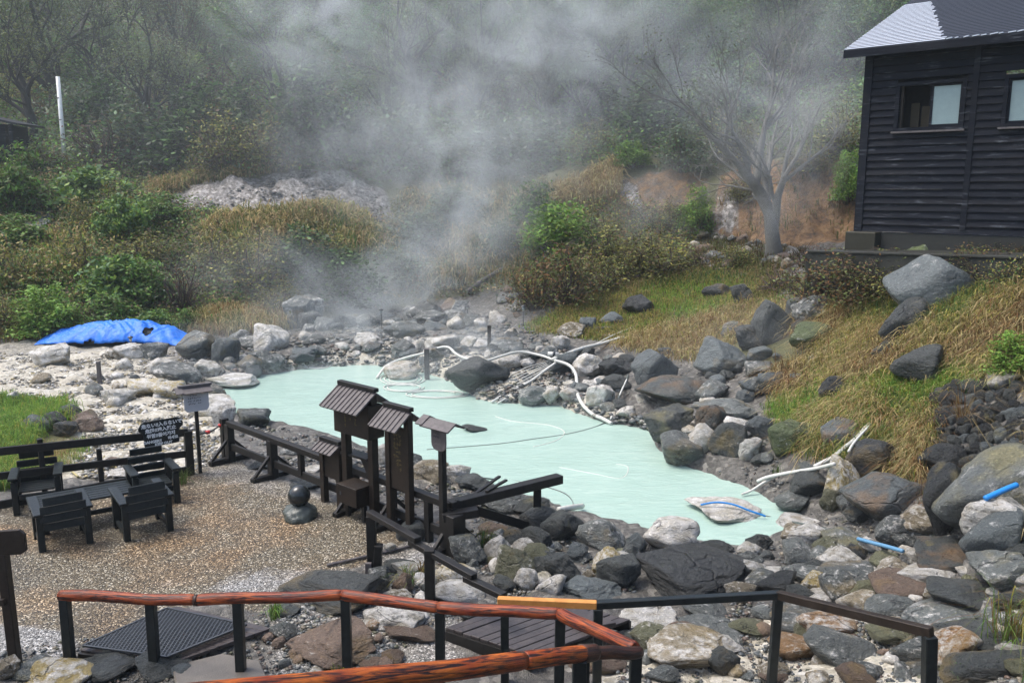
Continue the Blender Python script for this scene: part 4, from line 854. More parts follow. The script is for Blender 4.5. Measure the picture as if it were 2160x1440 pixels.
# ---------------------------------------------------------------- deck, grating bridge and flagstones
c = [onz(940, 1322, .14), onz(1128, 1256, .14), onz(1330, 1305, .14), onz(1125, 1382, .14)]
t = thing('plank_deck', 'low deck of wet grey planks beneath the handrails', 'deck', (c[0].x, c[0].y, 0))
mb = MB(); n = 10
for k in range(n):
    a0, a1 = L2(c[0], c[3], (k+.04)/n), L2(c[0], c[3], (k+.96)/n); b0, b1 = L2(c[1], c[2], (k+.04)/n), L2(c[1], c[2], (k+.96)/n); z = random.uniform(-.006, .006)
    mb.prism([p+up*z for p in (a0, a1, b1, b0)], (0, 0, -.035))
mb.build('planks', M['deck'], t, .004)
mb = MB(); mb.beam(c[0]-up*.10, c[3]-up*.10, .06, .13); mb.beam(c[1]-up*.10, c[2]-up*.10, .06, .13); mb.build('bearer', D_, t)
q0, q1, q2, q3 = onz(1165, 1276, .22), onz(1205, 1272, .22), onz(1300, 1312, .22), onz(1240, 1322, .22)
MB().prism([q0, q1, q2, q3], (0, 0, -.05)).build('step_plank', M['deck'], t, .004)
c = [onz(175, 1362, .13), onz(352, 1283, .13), onz(520, 1318, .13), onz(352, 1386, .13)]
t = thing('plank_bridge', 'dark plank bridge under the metal grating at the yard edge', 'bridge', (c[0].x, c[0].y, 0))
mb = MB(); ov = .22
w0 = [L2(c[0], c[3], -.04), L2(c[1], c[2], -.05), L2(c[1], c[2], 1.15), L2(c[0], c[3], 1.06)]
w0[1] = L2(w0[0], w0[1], 1.18); w0[2] = L2(w0[3], w0[2], 1.15)
for k in range(11):
    a0, a1 = L2(w0[0], w0[1], (k+.04)/11), L2(w0[0], w0[1], (k+.96)/11); b0, b1 = L2(w0[3], w0[2], (k+.04)/11), L2(w0[3], w0[2], (k+.96)/11)
    mb.prism([p-up*.05 for p in (a0, a1, b1, b0)], (0, 0, -.04))
mb.build('planks', M['deck'], t, .004)
MB().beam(w0[0]-up*.14, w0[3]-up*.14, .08, .14).build('bearer', D_, t)
t2 = thing('floor_grating', 'dark expanded metal grating laid over the plank bridge', 'grating', (c[0].x, c[0].y, .11))
mb = MB(); nx, ny = 24, 30; g = lambda u, v: L2(L2(c[0], c[3], u), L2(c[1], c[2], u), v)+up*(.004+.025*math.sin(v*3.1)*math.sin(u*3.1))
for i in range(nx+1):
    for j in range(ny):
        o = .5 if (j % 2) else 0
        u0 = min(1, (i+(0 if j % 2 == 0 else .5))/nx); u1 = min(1, (i+(.5 if j % 2 == 0 else 0))/nx); u2 = max(0, (i-(.5 if j % 2 == 0 else 0))/nx)
        for ub in ({u1, u2} if j % 2 == 0 else {min(1, i/nx), min(1, (i+1)/nx)}): mb.beam(g(u0, j/ny), g(ub, (j+1)/ny), .011, .012)
mb.build('mesh', M['metal'], t2)
mb = MB()
for a, b in ((0, 1), (1, 2), (2, 3), (3, 0)): mb.beam(c[a]+up*.008, c[b]+up*.008, .025, .02)
mb.build('frame', M['metal'], t2)
tag(MB().prism([onz(x, y, .05) for x, y in ((362,1402),(470,1376),(548,1392),(575,1450),(560,1490),(380,1480))], (0, 0, -.09)).build('flagstone', plain('beige flagstone', (.13, .115, .095), .5, 0, .5, .3), None, .015), 'broad beige flagstone on the path behind the red handrail', 'flagstone')
# ---------------------------------------------------------------- hoses and pipes
def rocktop(x, y):
    z = float(hz(x, y))
    for c, sc_, rz in ROCKS:
        dx, dy = x-c.x, y-c.y
        if abs(dx) > sc_.x or abs(dy) > sc_.x: continue
        u = (dx*math.cos(rz)+dy*math.sin(rz))/(sc_.x*.5); v = (-dx*math.sin(rz)+dy*math.cos(rz))/(sc_.y*.5); q = 1-u*u-v*v
        if q > 0: z = max(z, c.z+sc_.z*.46*q**.4)
    return z
def top1(px, py):
    d = ray(px, py); g = g1(px, py); t1 = g.y/d[1]; t = t1*.80
    while t < t1:
        if H+d[2]*t < rocktop(d[0]*t, d[1]*t): return Vector((d[0]*t, d[1]*t, H+d[2]*t))
        t += .04
    return g
def hose(pp, r, mat, label, cat='hose', name='hose', lift=.03, n=7, sm=6, zs=None):
    P = [(top1(x, y)+up*(.02+r) if lift > .05 else g1(x, y)+up*(lift+r)) for x, y in pp]
    if lift > .05 and len(P) > 2:
        Y = [p.y for p in P]
        for _ in range(3): Y = [Y[0]]+[min(Y[i], .25*Y[i-1]+.5*Y[i]+.25*Y[i+1]) if _ == 0 else .25*Y[i-1]+.5*Y[i]+.25*Y[i+1] for i in range(1, len(Y)-1)]+[Y[-1]]
        P = [at(x, y, q-.13) for (x, y), q in zip(pp, Y)]
    if zs is not None: P = [p+up*z for p, z in zip(P, zs)]
    return tag(MB().tube(spline(P, sm), r, n).build(name, mat), label, cat, 'hoses and pipes around the pond')
WH = M['whitepipe']
hose([(1165,758),(1143,750),(1100,742),(1067,748),(1020,762),(987,757),(963,747),(947,733),(927,733),(900,743),(860,753),(833,762),(813,773),(795,797)], .038, WH, 'wavy white hose winding over the far shore stones to the joint', lift=.12)
hose([(1170,760),(1200,770),(1214,788),(1217,810),(1219,833),(1232,857),(1253,875),(1270,882),(1290,893)], .045, WH, 'white hose curling down from the joint into the milky water', lift=.12)
hose([(1166,758),(1220,737),(1267,725),(1315,711)], .055, WH, 'straight thick white pipe lying over the grass edge to the joint', 'pipe', 'pipe', .18)
hose([(1037,848),(1067,830),(1117,805),(1147,783),(1172,765)], .035, WH, 'white hose running from the joint to the water in front of the wide boulder', lift=.15)
hose([(1050,850),(1072,836),(1090,815),(1130,795)], .022, WH, 'thin white hose beside the short white one at the far shore', lift=.1)
hose([(1245,732),(1290,708),(1350,684)], .018, WH, 'thin white pipe pointing into the green bank grass', 'pipe', 'pipe', .2)
hose([(1275,708),(1300,703),(1325,700)], .022, WH, 'short pale pipe on the grass edge above the joint', 'pipe', 'pipe', .15)
for i in range(5): hose([(1078+i*3,790+i*5),(1110+i*4,775+i*4),(1150+i*2,764+i*2)], .012, WH, 'thin white tube of the fan beside the joint', 'tube', 'tube', .16, 5)
hose([(1325,792),(1317,810),(1308,832),(1298,855),(1287,880),(1280,890)], .03, M['greyhose'], 'dark hose dropping beside the square blue grey block', lift=.08)
hose([(1322,800),(1312,822),(1302,845),(1293,868),(1288,884)], .02, WH, 'thin pale hose twisted along the dark hose', lift=.12)
def floaty(pp, r, mat, label): return hose(pp, r, mat, label, lift=-.012)
floaty([(1282,888),(1255,900),(1220,910),(1180,918),(1130,925),(1060,935),(980,942),(900,948)], .012, M['greyhose'], 'thin hose floating across the middle of the pond')
floaty([(1045,878),(1080,888),(1130,893),(1165,898),(1190,910),(1180,925),(1155,935),(1125,942)], .011, WH, 'thin pale looped hose adrift in the middle of the pond')
floaty([(870,1000),(960,1003),(1040,1010),(1120,1020),(1190,1040),(1210,1068),(1190,1082)], .014, M['greyhose'], 'thin dark hose along the near edge of the pond')
floaty([(1180,985),(1250,998),(1310,1008),(1325,985),(1300,978)], .009, WH, 'faint hose curve under the water near the shore')
for (cx, cy_, rx, ry, nl, lab) in ((848,800,50,14,3,'coil of white hose lying around the pale hump in the water'),(666,770,32,9,2,'coil of white hose on the misty far shore'),(850,818,45,9,2,'ring of white hose floating near the pale hump'),(920,832,70,9,2,'wide ring of white hose floating below the far shore')):
    hose([(cx+rx*(1-.18*k/14)*math.cos(k*2*math.pi/14), cy_+ry*(1-.18*k/14)*math.sin(k*2*math.pi/14)) for k in range(14*nl)], .016, WH, lab, lift=.0, sm=4)
hose([(1845,883),(1828,900),(1805,925),(1780,945),(1755,965),(1718,984)], .04, WH, 'upper white hose of the pair coming down the grass bank', lift=.10)
hose([(1842,890),(1820,912),(1800,935),(1790,952)], .022, WH, 'thin white hose lying along the upper bank hose', lift=.12)
hose([(1760,978),(1720,988),(1670,996),(1620,1006),(1598,1015)], .034, WH, 'lower white hose leading from the bank to the water', lift=.12)
hose([(1640,1003),(1610,1018),(1585,1034),(1565,1042)], .022, WH, 'thin white branch of hose dipping into the pond', lift=.08)
hose([(2145,1022),(2120,1032),(2098,1042),(2078,1051)], .035, M['bluehose'], 'short bright blue hose end on the biggest grey boulder', lift=.55)
hose([(1478,1064),(1510,1059),(1545,1063),(1580,1076),(1615,1088)], .017, M['bluehose'], 'thin blue hose draped over the long pale rock in the pond', lift=.12)
floaty([(1615,1088),(1660,1098),(1720,1110),(1765,1122)], .016, M['greyhose'], 'faint dark hose across the shallow end of the pond')
hose([(1810,1136),(1835,1143),(1870,1152),(1905,1162)], .028, plain('pale blue hose', (.10, .24, .38), .4), 'pale blue hose among the rocks at the pond inlet', lift=.22)
hose([(690,1196),(760,1180),(830,1164),(884,1150)], .022, M['greywood'], 'slim pale pipe lying on the gravel under the sloping handrail', 'pipe', 'pipe', .01)
hose([(1178,1083),(1200,1079),(1228,1075)], .05, M['whitepipe'], 'stub of grey white pipe at the near water edge', 'pipe', 'pipe', .02)
hose([(30,985),(70,975),(110,974),(140,985),(165,1005)], .018, plain('yellowed cane', (.42, .36, .16), .5), 'yellowed cane arching behind the railed fence', 'cane', 'cane', .25)
# junction fitting
t = thing('pipe_joint', 'dark grey joint where the white hoses meet', 'fitting', g1(1167, 759)+up*.2); j0 = g1(1167, 759)+up*.17
MB().tube([j0-Vector((.16, 0, 0)), j0+Vector((.16, 0, -.02))], .075, 10).build('sleeve', WH, t); MB().tube([j0-Vector((.02, 0, 0)), j0+Vector((.05, 0, 0))], .09, 10).build('clamp', M['metal'], t)
# stakes and little garden lamps on the far shore
def lamp(px, by, ty, lab):
    P = g1(px, by); z = zfor(P, ty); hgt = z-P.z
    t = thing('garden_lamp', lab, 'garden lamp', P, 'little stake lamps around the pond')
    MB().tube([P-up*.1, P+up*(hgt*.72)], .018, 6).build('stake', M['metal'], t)
    MB().lathe(P+up*hgt*.70, [(.001, 0), (.035, 0), (.05, hgt*.2), (.001, hgt*.2)], 10).build('lens', plain('frosted lamp glass', (.35, .38, .36), .3), t)
    MB().lathe(P+up*hgt*.90, [(.001, 0), (.085, 0), (.075, .03), (.001, .06)], 10).build('cap', M['metal'], t)
for a in ((278, 748, 708, 'stake lamp in front of the blue tarpaulin'), (805, 692, 650, 'stake lamp in the steam on the far shore'), (986, 668, 645, 'stake lamp between the steaming shore stones'), (1104, 688, 642, 'stake lamp at the near corner of the green bank'), (1122, 736, 712, 'short stake lamp by the white hoses'), (637, 690, 668, 'stake lamp by the steaming rocks beside the dry reeds')): lamp(*a)
for px, by, ty, w, m, lab in ((1032, 735, 686, .11, 'brownwood', 'rusty brown post standing on the far shore'), (211, 808, 762, .09, 'greywood', 'short grey post standing in the misty rubble'), (901, 800, 735, .14, 'greywood', 'thick grey post half lost in steam at the far shore')):
    P = g1(px, by); tag(MB().beam(P-up*.2, (P.x, P.y, zfor(P, ty)), w, w, up=(0, 1, 0)).build('post', M[m], None, .008), lab, 'post')
P = g1(137, 345); t = thing('white_pole', 'tall white pole above the bushes on the hillside', 'pole', P)
mb = MB(); zt = zfor(P, 162); mb.tube([P-up*.5, (P.x+.03, P.y, zt)], [.115, .095], 12); mb.build('shaft', plain('white painted pole', (.78, .78, .74), .5, 0, .1, .2), t)
for k in (.25, .5, .75): MB().tube([P+up*(zt-P.z)*k, P+up*((zt-P.z)*k+.05)], (.12-.015*k), 12).build('band', M['greywood'], t)
# logs / driftwood on the far bank
for x0, y0, x1, y1, r, lab in ((985,622,1062,566,.10,'bare grey log leaning on the steaming bank'),(1290,698,1180,708,.05,'thin dark log at the edge of the green bank'),(655,715,700,745,.05,'thin pale stick leaning on the misty rocks'),(1585,660,1632,650,.03,'pale stick in the dry grass below the flat black rock')):
    a, b = g1(x0, y0)+up*.1, g1(x0, y0)+up*.1; D0 = g1(x0, y0).y; b = at(x1, y1, D0+.4); tag(MB().tube(spline([a, L2(a, b, .4)+up*.06, b], 5), r, 8, jit=.1).build('fallen_log', M['greywood']), lab, 'log')
# ---------------------------------------------------------------- blue tarpaulin
def tarp():
    V = []; nx, ny = 170, 44; prof = [(0,.12),(.04,.2),(.09,.34),(.14,.36),(.2,.48),(.25,.62),(.33,.72),(.42,.80),(.52,.86),(.6,.86),(.66,.86),(.7,.74),(.74,.66),(.8,.62),(.86,.44),(.91,.24),(.96,.10),(1,.06)]
    px = np.array([p[0] for p in prof]); pz = np.array([p[1] for p in prof])
    L0, L1 = g1(78, 727), g1(402, 730); d = (L1-L0); d.z = 0; W_ = d.length; d.normalize(); q = Vector((-d.y, d.x, 0))
    for i in range(nx+1):
        u = i/nx; hgt = np.interp(u, px, pz)*.72
        for j in range(ny+1):
            v = j/ny; prf = max(0, math.sin(math.pi*min(1, v*.98+.01)))**.55
            p = L0+d*(u*W_)+q*((v-.12)*1.7*(1-.3*abs(u-.5)))+q*.12*mnoise.noise(Vector((u*14, v*2, 3)))
            fold = .05*mnoise.noise(Vector((u*12+v*3, v*2.2, 0)))+.10*(.35-abs(mnoise.noise(Vector((u*15+v*5, v*1.6, 7)))))+.06*(.3-abs(mnoise.noise(Vector((u*30-v*7, v*2.2, 9)))))
            z = float(hz(p.x, p.y))+.03+hgt*prf*(1+.0)+fold*(.35+prf)*min(1, hgt*2.2)
            V.append((p.x, p.y, max(z, float(hz(p.x, p.y))+.02)))
    Fc = []; n1 = ny+1
    for i in range(nx):
        for j in range(ny):
            u, v = (i+.5)/nx, (j+.5)/ny
            if ((u-.715)/.03)**2+((v-.24)/.13)**2 < 1+.5*mnoise.noise(Vector((i*.12, j*.12, 0))): continue
            if ((u-.36)/.03)**2+((v-.01)/.025)**2 < 1: continue
            Fc.append((i*n1+j, (i+1)*n1+j, (i+1)*n1+j+1, i*n1+j+1))
    s = NT('blue tarpaulin'); v = s.coord('Object'); a = s.noise(v, 3, 5)
    s.set(Base_Color=s.mix(a, (.003, .13, .58), (.006, .19, .74)), Roughness=.5, Normal=s.bump(s.noise(v, 7, 4, .6, 1.5), .5, .05))
    c0 = Vector(L0); me = bpy.data.meshes.new('tarpaulin'); me.from_pydata([Vector(p)-c0 for p in V], [], Fc); me.polygons.foreach_set('use_smooth', [True]*len(Fc)); me.update()
    o = link_mesh('tarpaulin', me, s.m, None, c0); sol = o.modifiers.new('cloth', 'SOLIDIFY'); sol.thickness = .012
    tag(o, 'bright blue tarpaulin crumpled over a low heap on the far shore', 'tarpaulin')
    # the heap under it
    P = L0+d*(W_*.5)+q*.55; mb = MB()
    bm = bmesh.new(); bmesh.ops.create_icosphere(bm, subdivisions=3, radius=1)
    for vv in bm.verts: vv.co *= 1+.25*mnoise.noise(vv.co*2)
    mb.add([Vector((vv.co.x*W_*.40, vv.co.y*.45, max(-.1, vv.co.z*.5)))+P for vv in bm.verts], [[vv.index for vv in f.verts] for f in bm.faces], True); bm.free()
    tag(mb.build('soil_heap', plain('dark heap', (.025, .025, .024), .8, 0, .5, .4)), 'dark heap showing through the holes of the blue tarpaulin', 'heap')
tarp()
# ---------------------------------------------------------------- black timber building on the bank
def building():
    C0 = at(1807, 487, 21.0); X = Vector((.751, -.660, 0)); Nn = Vector((-.660, -.751, 0)); zb = C0.z; zt = zfor(C0, 112); Lw = 9.5; Dp = 7.0
    t = thing('timber_house', 'black boarded house with a shingle roof above the grassy bank', 'house', (C0.x, C0.y, zb-.6))
    def W(x, y, z): return C0+X*x-Nn*y+up*(z)        # along the wall, into the house, above the sill
    def px2x(px, py=230):
        lo, hi = 0, 9
        for _ in range(40):
            m = (lo+hi)/2
            if proj(W(m, 0, 2.5))[0] < px: lo = m
            else: hi = m
        return lo
    hw = zt-zb
    # windows as measured
    xa, xb, xc = px2x(1895), px2x(1958), px2x(2026); P1 = W(xa, 0, 0); zlo, zhi = zfor(W(xb, 0, 0), 268)-zb, zfor(W(xb, 0, 0), 178)-zb
    x2a, x2b = px2x(2122), px2x(2122)+(xc-xb)*2.05
    wins = [(xa, xc), (x2a, x2b)]
    # boards, butted around the window openings
    n = 25; bh = hw/n; mb = MB()
    for k in range(n):
        z0, z1 = k*bh, (k+1)*bh; spans = [(0, Lw)]
        if z1 > zlo and z0 < zhi:
            spans = []; x = 0
            for a, b in wins: spans.append((x, a-.08)); x = b+.08
            spans.append((x, Lw))
        for a, b in spans:
            j = random.uniform(-.003, .003)
            mb.add([W(a, -.055+j, z0+.004), W(b, -.055+j, z0+.004), W(b, -.006+j, z1), W(a, -.006+j, z1), W(a, .03, z0+.004), W(b, .03, z0+.004), W(b, .03, z1), W(a, .03, z1)], [(0, 1, 2, 3), (4, 7, 6, 5), (0, 4, 5, 1), (3, 2, 6, 7), (0, 3, 7, 4), (1, 5, 6, 2)])
    # gable side wall and back, boards too
    for k in range(n):
        z0, z1 = k*bh, (k+1)*bh
        mb.add([W(-.03, 0, z0+.004), W(-.03, Dp, z0+.004), W(-.004, Dp, z1), W(-.004, 0, z1), W(.03, 0, z0+.004), W(.03, Dp, z0+.004), W(.03, Dp, z1), W(.03, 0, z1)], [(0, 3, 2, 1), (4, 5, 6, 7), (0, 1, 5, 4), (3, 7, 6, 2), (0, 4, 7, 3), (1, 2, 6, 5)])
    Mx = Matrix((X, -Nn, up)).transposed()
    mb.box(W(Lw/2, Dp, hw/2), (Lw, .06, hw), Mx); mb.box(W(Lw, Dp/2, hw/2), (.06, Dp-.1, hw), Mx)
    mb.build('wall', M['siding'], t)
    mb = MB(); mb.box(W(.05, -.045, hw/2), (.16, .05, hw), Mx); mb.box(W(-.045, .06, hw/2), (.05, .16, hw), Mx); mb.build('corner_board', M['siding'], t)
    MB().box(W(px2x(2052), -.05, hw*.5), (.12, .03, hw*.96), Mx).build('batten', M['siding'], t)
    s = NT('window glass'); s.set(Base_Color=(.02, .025, .028), Roughness=.06); glass = s.m
    blind = plain('pale blind', (.24, .33, .34), .08, 0, 0, .12); inner = plain('dim brown interior', (.035, .025, .016), .7)
    for i, (a, b) in enumerate(wins):
        mid = (a+b)/2
        fr = MB(); th = .05
        for (x0, x1, z0, z1) in ((a-.08, b+.08, zhi, zhi+.08), (a-.08, b+.08, zlo-.08, zlo), (a-.08, a, zlo, zhi), (b, b+.08, zlo, zhi)): fr.box(W((x0+x1)/2, -.02, (z0+z1)/2), (x1-x0, .10, z1-z0), Mx)
        w = fr.build('window', M['siding'], t)
        MB().box(W((a+b)/2, -.085, zlo-.10), (b-a+.24, .10, .04), Mx).build('sill', M['greywood'], w)
        def leaf(x0, x1, y, fill, nm):
            f2 = MB(); q = .05
            f2.box(W((x0+x1)/2, y, zhi-q/2), (x1-x0, .035, q), Mx); f2.box(W((x0+x1)/2, y, zlo+q/2), (x1-x0, .035, q), Mx); f2.box(W(x0+q/2, y, (zlo+zhi)/2), (q, .034, zhi-zlo-2*q), Mx); f2.box(W(x1-q/2, y, (zlo+zhi)/2), (q, .034, zhi-zlo-2*q), Mx)
            f2.build('sash', M['siding'], w); MB().box(W((x0+x1)/2, y+.006, (zlo+zhi)/2), (x1-x0-2*q, .008, zhi-zlo-2*q), Mx).build(nm, fill, w)
        if i == 0:
            leaf(mid, b, .02, blind, 'pane')
            iv = MB(); iv.box(W(mid-.02, 1.2, (zlo+zhi)/2), (2.2, .04, 2.4), Mx); iv.build('inner_wall', M['shingle'], w)
            for k in (0, 1): MB().box(W(a+.10+k*.24+.09, .55, zlo+.30-.04*k), (.19, .03, .58-.08*k), Mx).build('inner_panel', plain('brown curtain', (.07, .055, .03), .7), w)
            MB().box(W(a+.03, .10, (zlo+zhi)/2), (.04, .12, zhi-zlo), Mx).build('sash', inner, w)
        else: leaf(a, mid, .02, blind, 'pane'); leaf(mid, b, .05, blind, 'pane')
    # roof: sloping courses, eave overhang and fascia
    ov, s_, nc, c_ = .45, .40, 34, .135
    E0 = -.42; ezt = hw+.02-.0
    def Rf(x, k, lift=0): d = k*c_; return W(x, -ov+d, ezt+d*s_+lift)
    mb = MB(); hl = MB()
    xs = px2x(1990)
    def xroof(px, k):
        lo, hi = 0, 9
        for _ in range(40):
            m = (lo+hi)/2
            if proj(Rf(m, k))[0] < px: lo = m
            else: hi = m
        return lo
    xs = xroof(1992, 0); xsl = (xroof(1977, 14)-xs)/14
    for k in range(nc):
        a0, b0 = Rf(E0, k-.25, .045), Rf(Lw+.3, k-.25, .045); a1, b1 = Rf(E0, k+1, .030), Rf(Lw+.3, k+1, .030); lo = up*-.03
        mb.add([a0, b0, b1, a1, a0+lo, b0+lo, b1+lo, a1+lo], [(0, 1, 2, 3), (4, 7, 6, 5), (0, 4, 5, 1), (0, 3, 7, 4), (1, 5, 6, 2), (2, 6, 7, 3)])
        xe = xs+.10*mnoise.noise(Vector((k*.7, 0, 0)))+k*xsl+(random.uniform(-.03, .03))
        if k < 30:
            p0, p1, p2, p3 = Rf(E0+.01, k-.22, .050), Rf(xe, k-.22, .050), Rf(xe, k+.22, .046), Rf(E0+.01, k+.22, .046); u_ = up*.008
            hl.add([p0, p1, p2, p3, p0+u_, p1+u_, p2+u_, p3+u_], [(0, 3, 2, 1), (4, 5, 6, 7), (0, 1, 5, 4), (1, 2, 6, 5), (2, 3, 7, 6), (3, 0, 4, 7)])  # sky sheen on wet shingles painted as white strips up to a slanted edge
    rf = mb.build('roof', M['shingle'], t); hl.build('sheen_strips', M['roofwhite'], rf)['label'] = 'white strips painting wet sheen on one side of the roof'
    mb = MB()                     # white pieces along the eave
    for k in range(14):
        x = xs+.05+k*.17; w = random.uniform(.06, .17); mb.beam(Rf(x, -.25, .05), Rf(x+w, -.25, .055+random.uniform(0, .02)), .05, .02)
    mb.build('eave_pieces', M['roofwhite'], rf)
    MB().beam(Rf(E0, -.15, -.07), Rf(Lw+.3, -.15, -.07), .035, .16).build('fascia', M['siding'], t)
    mb = MB(); mb.beam(Rf(E0+.02, -.1, -.05), Rf(E0+.02, nc, -.05), .03, .15); mb.build('barge_board', M['siding'], t)
    mb = MB(); mb.add([W(0, 0, hw), W(0, Dp, hw), W(0, Dp, hw+2.9), Rf(.42-.42, nc, -.05)], [(0, 1, 2, 3)]); mb.prism([W(.0, .0, hw), W(.0, Dp, hw), W(.0, 4.2, hw+1.7)], X*.05); 
    mb2 = MB(); mb2.prism([W(.0, .0, hw), W(.0, Dp-1.6, hw), W(.0, nc*c_-ov-.1, hw+(nc*c_-.2)*s_)], X*.05); mb2.build('gable', M['siding'], t)
    # footing
    con = plain('stained concrete', (.017, .018, .014), .6, 0, .5, .45)
    MB().box(W(.20, -.06, -.36), (.72, .5, .70), Mx).build('pier', plain('mossy concrete pier', (.020, .019, .009), .7, 0, .4, .4), t, .02)
    MB().box(W(Lw/2+.3, .12, -.42), (Lw-.6, .3, .80), Mx).build('plinth', con, t)
    t2 = thing('retaining_wall', 'low stained concrete ledge wall under the black house', 'wall', W(0, -1.0, -1.4))
    a = at(1700, 532, 21.2); b = at(2200, 548, 15.6)
    MB().prism([a, b, W(Lw, .3, 0)*1+up*0, W(-.6, .4, 0)], (0, 0, 0)) if False else None
    d = (b-a).normalized(); q = Vector((-d.y, d.x, 0)); 
    MB().prism([a, b, b+q*.35, a+q*.35], (0, 0, -1.5)).build('wall', con, t2, .01)
    mb = MB(); mb.prism([a-q*.05+up*.003, b-q*.05+up*.003, b+q*1.6+up*.003, a+q*1.6+up*.003], (0, 0, .05)); mb.build('coping', con, t2, .008)
building()
# hut at the picture's left edge, up the hillside
P = at(-28, 318, 42.5); t = thing('hillside_hut', 'dark blue grey hut with a low roof at the edge of the hillside', 'hut', P)
z0 = zfor(P, 318); z1 = zfor(P, 262)
MB().box((P.x-.3, P.y+1, (z0+z1)/2-.5), (2.6, 2, z1-z0+1), ).build('wall', M['siding'], t)
mb = MB(); mb.beam((P.x-1.8, P.y+1, z1+.75), (P.x+1.75, P.y+1, z1-.02), 2.5, .10, side=(0, 1, 0)); mb.build('roof', M['shingle'], t)
MB().beam((P.x+1.35, P.y-.1, z0-1.3), (P.x+1.35, P.y-.1, z1), .16, .16, up=(0, 1, 0)).build('post', M['siding'], t)
# ---------------------------------------------------------------- vegetation
def leafmat(name, trans=.25, rough=.5):
    s = NT(name); c = s.attr('Col'); oi = s.n('ShaderNodeObjectInfo'); v = s.mix(.8, c, s.mix(1, c, oi.outputs['Color'], 'MULTIPLY'))
    s.set(Base_Color=v, Roughness=rough); s.b.inputs['Specular IOR Level'].default_value = .18
    tr = s.n('ShaderNodeBsdfTranslucent'); s.l(v, tr.inputs[0]); mx = s.n('ShaderNodeMixShader'); mx.inputs[0].default_value = trans
    s.l(s.b.outputs[0], mx.inputs[1]); s.l(tr.outputs[0], mx.inputs[2]); s.l(mx.outputs[0], s.out.inputs[0]); return s.m
M['leaf'] = leafmat('leaves'); M['blade'] = leafmat('grass blades', .42, .45)
M['darkbark'] = plain('dark wet bark', (.04, .036, .032), .8, 0, .6, .4); M['bark'] = plain('grey brown bark', (.14, .135, .12), .8, 0, .6, .4); M['twig'] = plain('reddish brown twigs', (.070, .050, .038), .7, 0, 0, .35)
def leaves(P, size, cols, aspect=1.9, upb=.5, g=rng):
    n = len(P); nr = g.normal(size=(n, 3)); nr[:, 2] += upb*2*np.sign(nr[:, 2]+.6); nr /= np.linalg.norm(nr, axis=1)[:, None]
    a = g.normal(size=(n, 3)); u = np.cross(nr, a); u /= np.linalg.norm(u, axis=1)[:, None]+1e-9; w = np.cross(nr, u)
    s = (size*g.uniform(.6, 1.3, n))[:, None]; l, h = u*s*.5*aspect, w*s*.5
    V = np.stack([P-l, P-h*.9+l*.05, P+l, P+h*.9+l*.05], 1).reshape(-1, 3)
    return V, np.arange(n*4).reshape(-1, 4), np.repeat(cols, 4, 0)
def palette(names, n, g=rng, var=.25):
    PAL = {'olive': (0.115, 0.135, 0.045), 'green': (0.085, 0.16, 0.045), 'bright': (0.15, 0.27, 0.05), 'lime': (0.22, 0.31, 0.06), 'dark': (0.036, 0.058, 0.026), 'brown': (0.105, 0.072, 0.04), 'red': (0.15, 0.075, 0.04), 'grey': (0.125, 0.155, 0.105), 'blue': (0.12, 0.21, 0.09), 'straw': (0.4, 0.33, 0.165), 'tan': (0.27, 0.2, 0.095), 'rust': (0.19, 0.105, 0.045), 'yellow': (0.29, 0.27, 0.07)}
    A = np.array([PAL[k] for k in names]); c = A[g.integers(0, len(A), n)]*g.uniform(1-var, 1+var, (n, 1))*g.uniform(.92, 1.08, (n, 3)); return c
def branch_tree(seed, height, spread, levels=4, trunk_r=.2, fork=.35, nb=4, leafn=1500, leafsize=.09, pal=('grey', 'olive'), upright=.5, twigs=5):
    """tapered trunk that forks into limbs and twigs; returns (wood mesh builder, leaf points)"""
    r = random.Random(seed); mb = MB(); tips = []
    def seg(p, d, L, rad, lv):
        k = 4 if lv < 2 else 3; pts = [p]; dd = d.copy()
        for i in range(k):
            dd = (dd+Vector((r.gauss(0, .20), r.gauss(0, .20), r.gauss(.03, .10)))).normalized(); pts.append(pts[-1]+dd*(L/k))
        rads = [rad*(1-.42*i/k) for i in range(k+1)]
        mb.tube(pts, rads, 9 if lv == 0 else 6 if lv == 1 else 4 if lv == 2 else 3, caps=False)
        if lv >= levels: tips.extend(pts[1:]); return
        n = nb if lv == 0 else r.randint(3, 4) if lv < levels-1 else twigs
        for j in range(n):
            t = 1.0 if j == 0 else r.uniform(fork if lv == 0 else .3, 1)
            q = min(k-1, int(t*k)); b = pts[q].lerp(pts[q+1], t*k-q); az = r.uniform(0, 6.28)+j*2.4; tilt = r.uniform(.35, .95)*spread*(1 if j else .35)
            base = (pts[q+1]-pts[q]).normalized(); sx = base.orthogonal().normalized(); sy = base.cross(sx)
            nd = (base*math.cos(tilt)+(sx*math.cos(az)+sy*math.sin(az))*math.sin(tilt)+Vector((0, 0, .25*upright))).normalized()
            seg(b, nd, L*r.uniform(.55, .85)*(1.0 if lv else .9), rads[q]*r.uniform(.5, .7), lv+1)
    seg(Vector((0, 0, -.3)), Vector((r.gauss(0, .06), r.gauss(0, .06), 1)).normalized(), height*.36, trunk_r, 0)
    g = np.random.default_rng(seed); T_ = np.array([t[:] for t in tips]); P = T_[g.integers(0, len(T_), leafn)]+g.normal(size=(leafn, 3))*.16
    lf = leaves(P, np.full(leafn, leafsize), palette(pal, leafn, g), g=g)
    return mb, lf
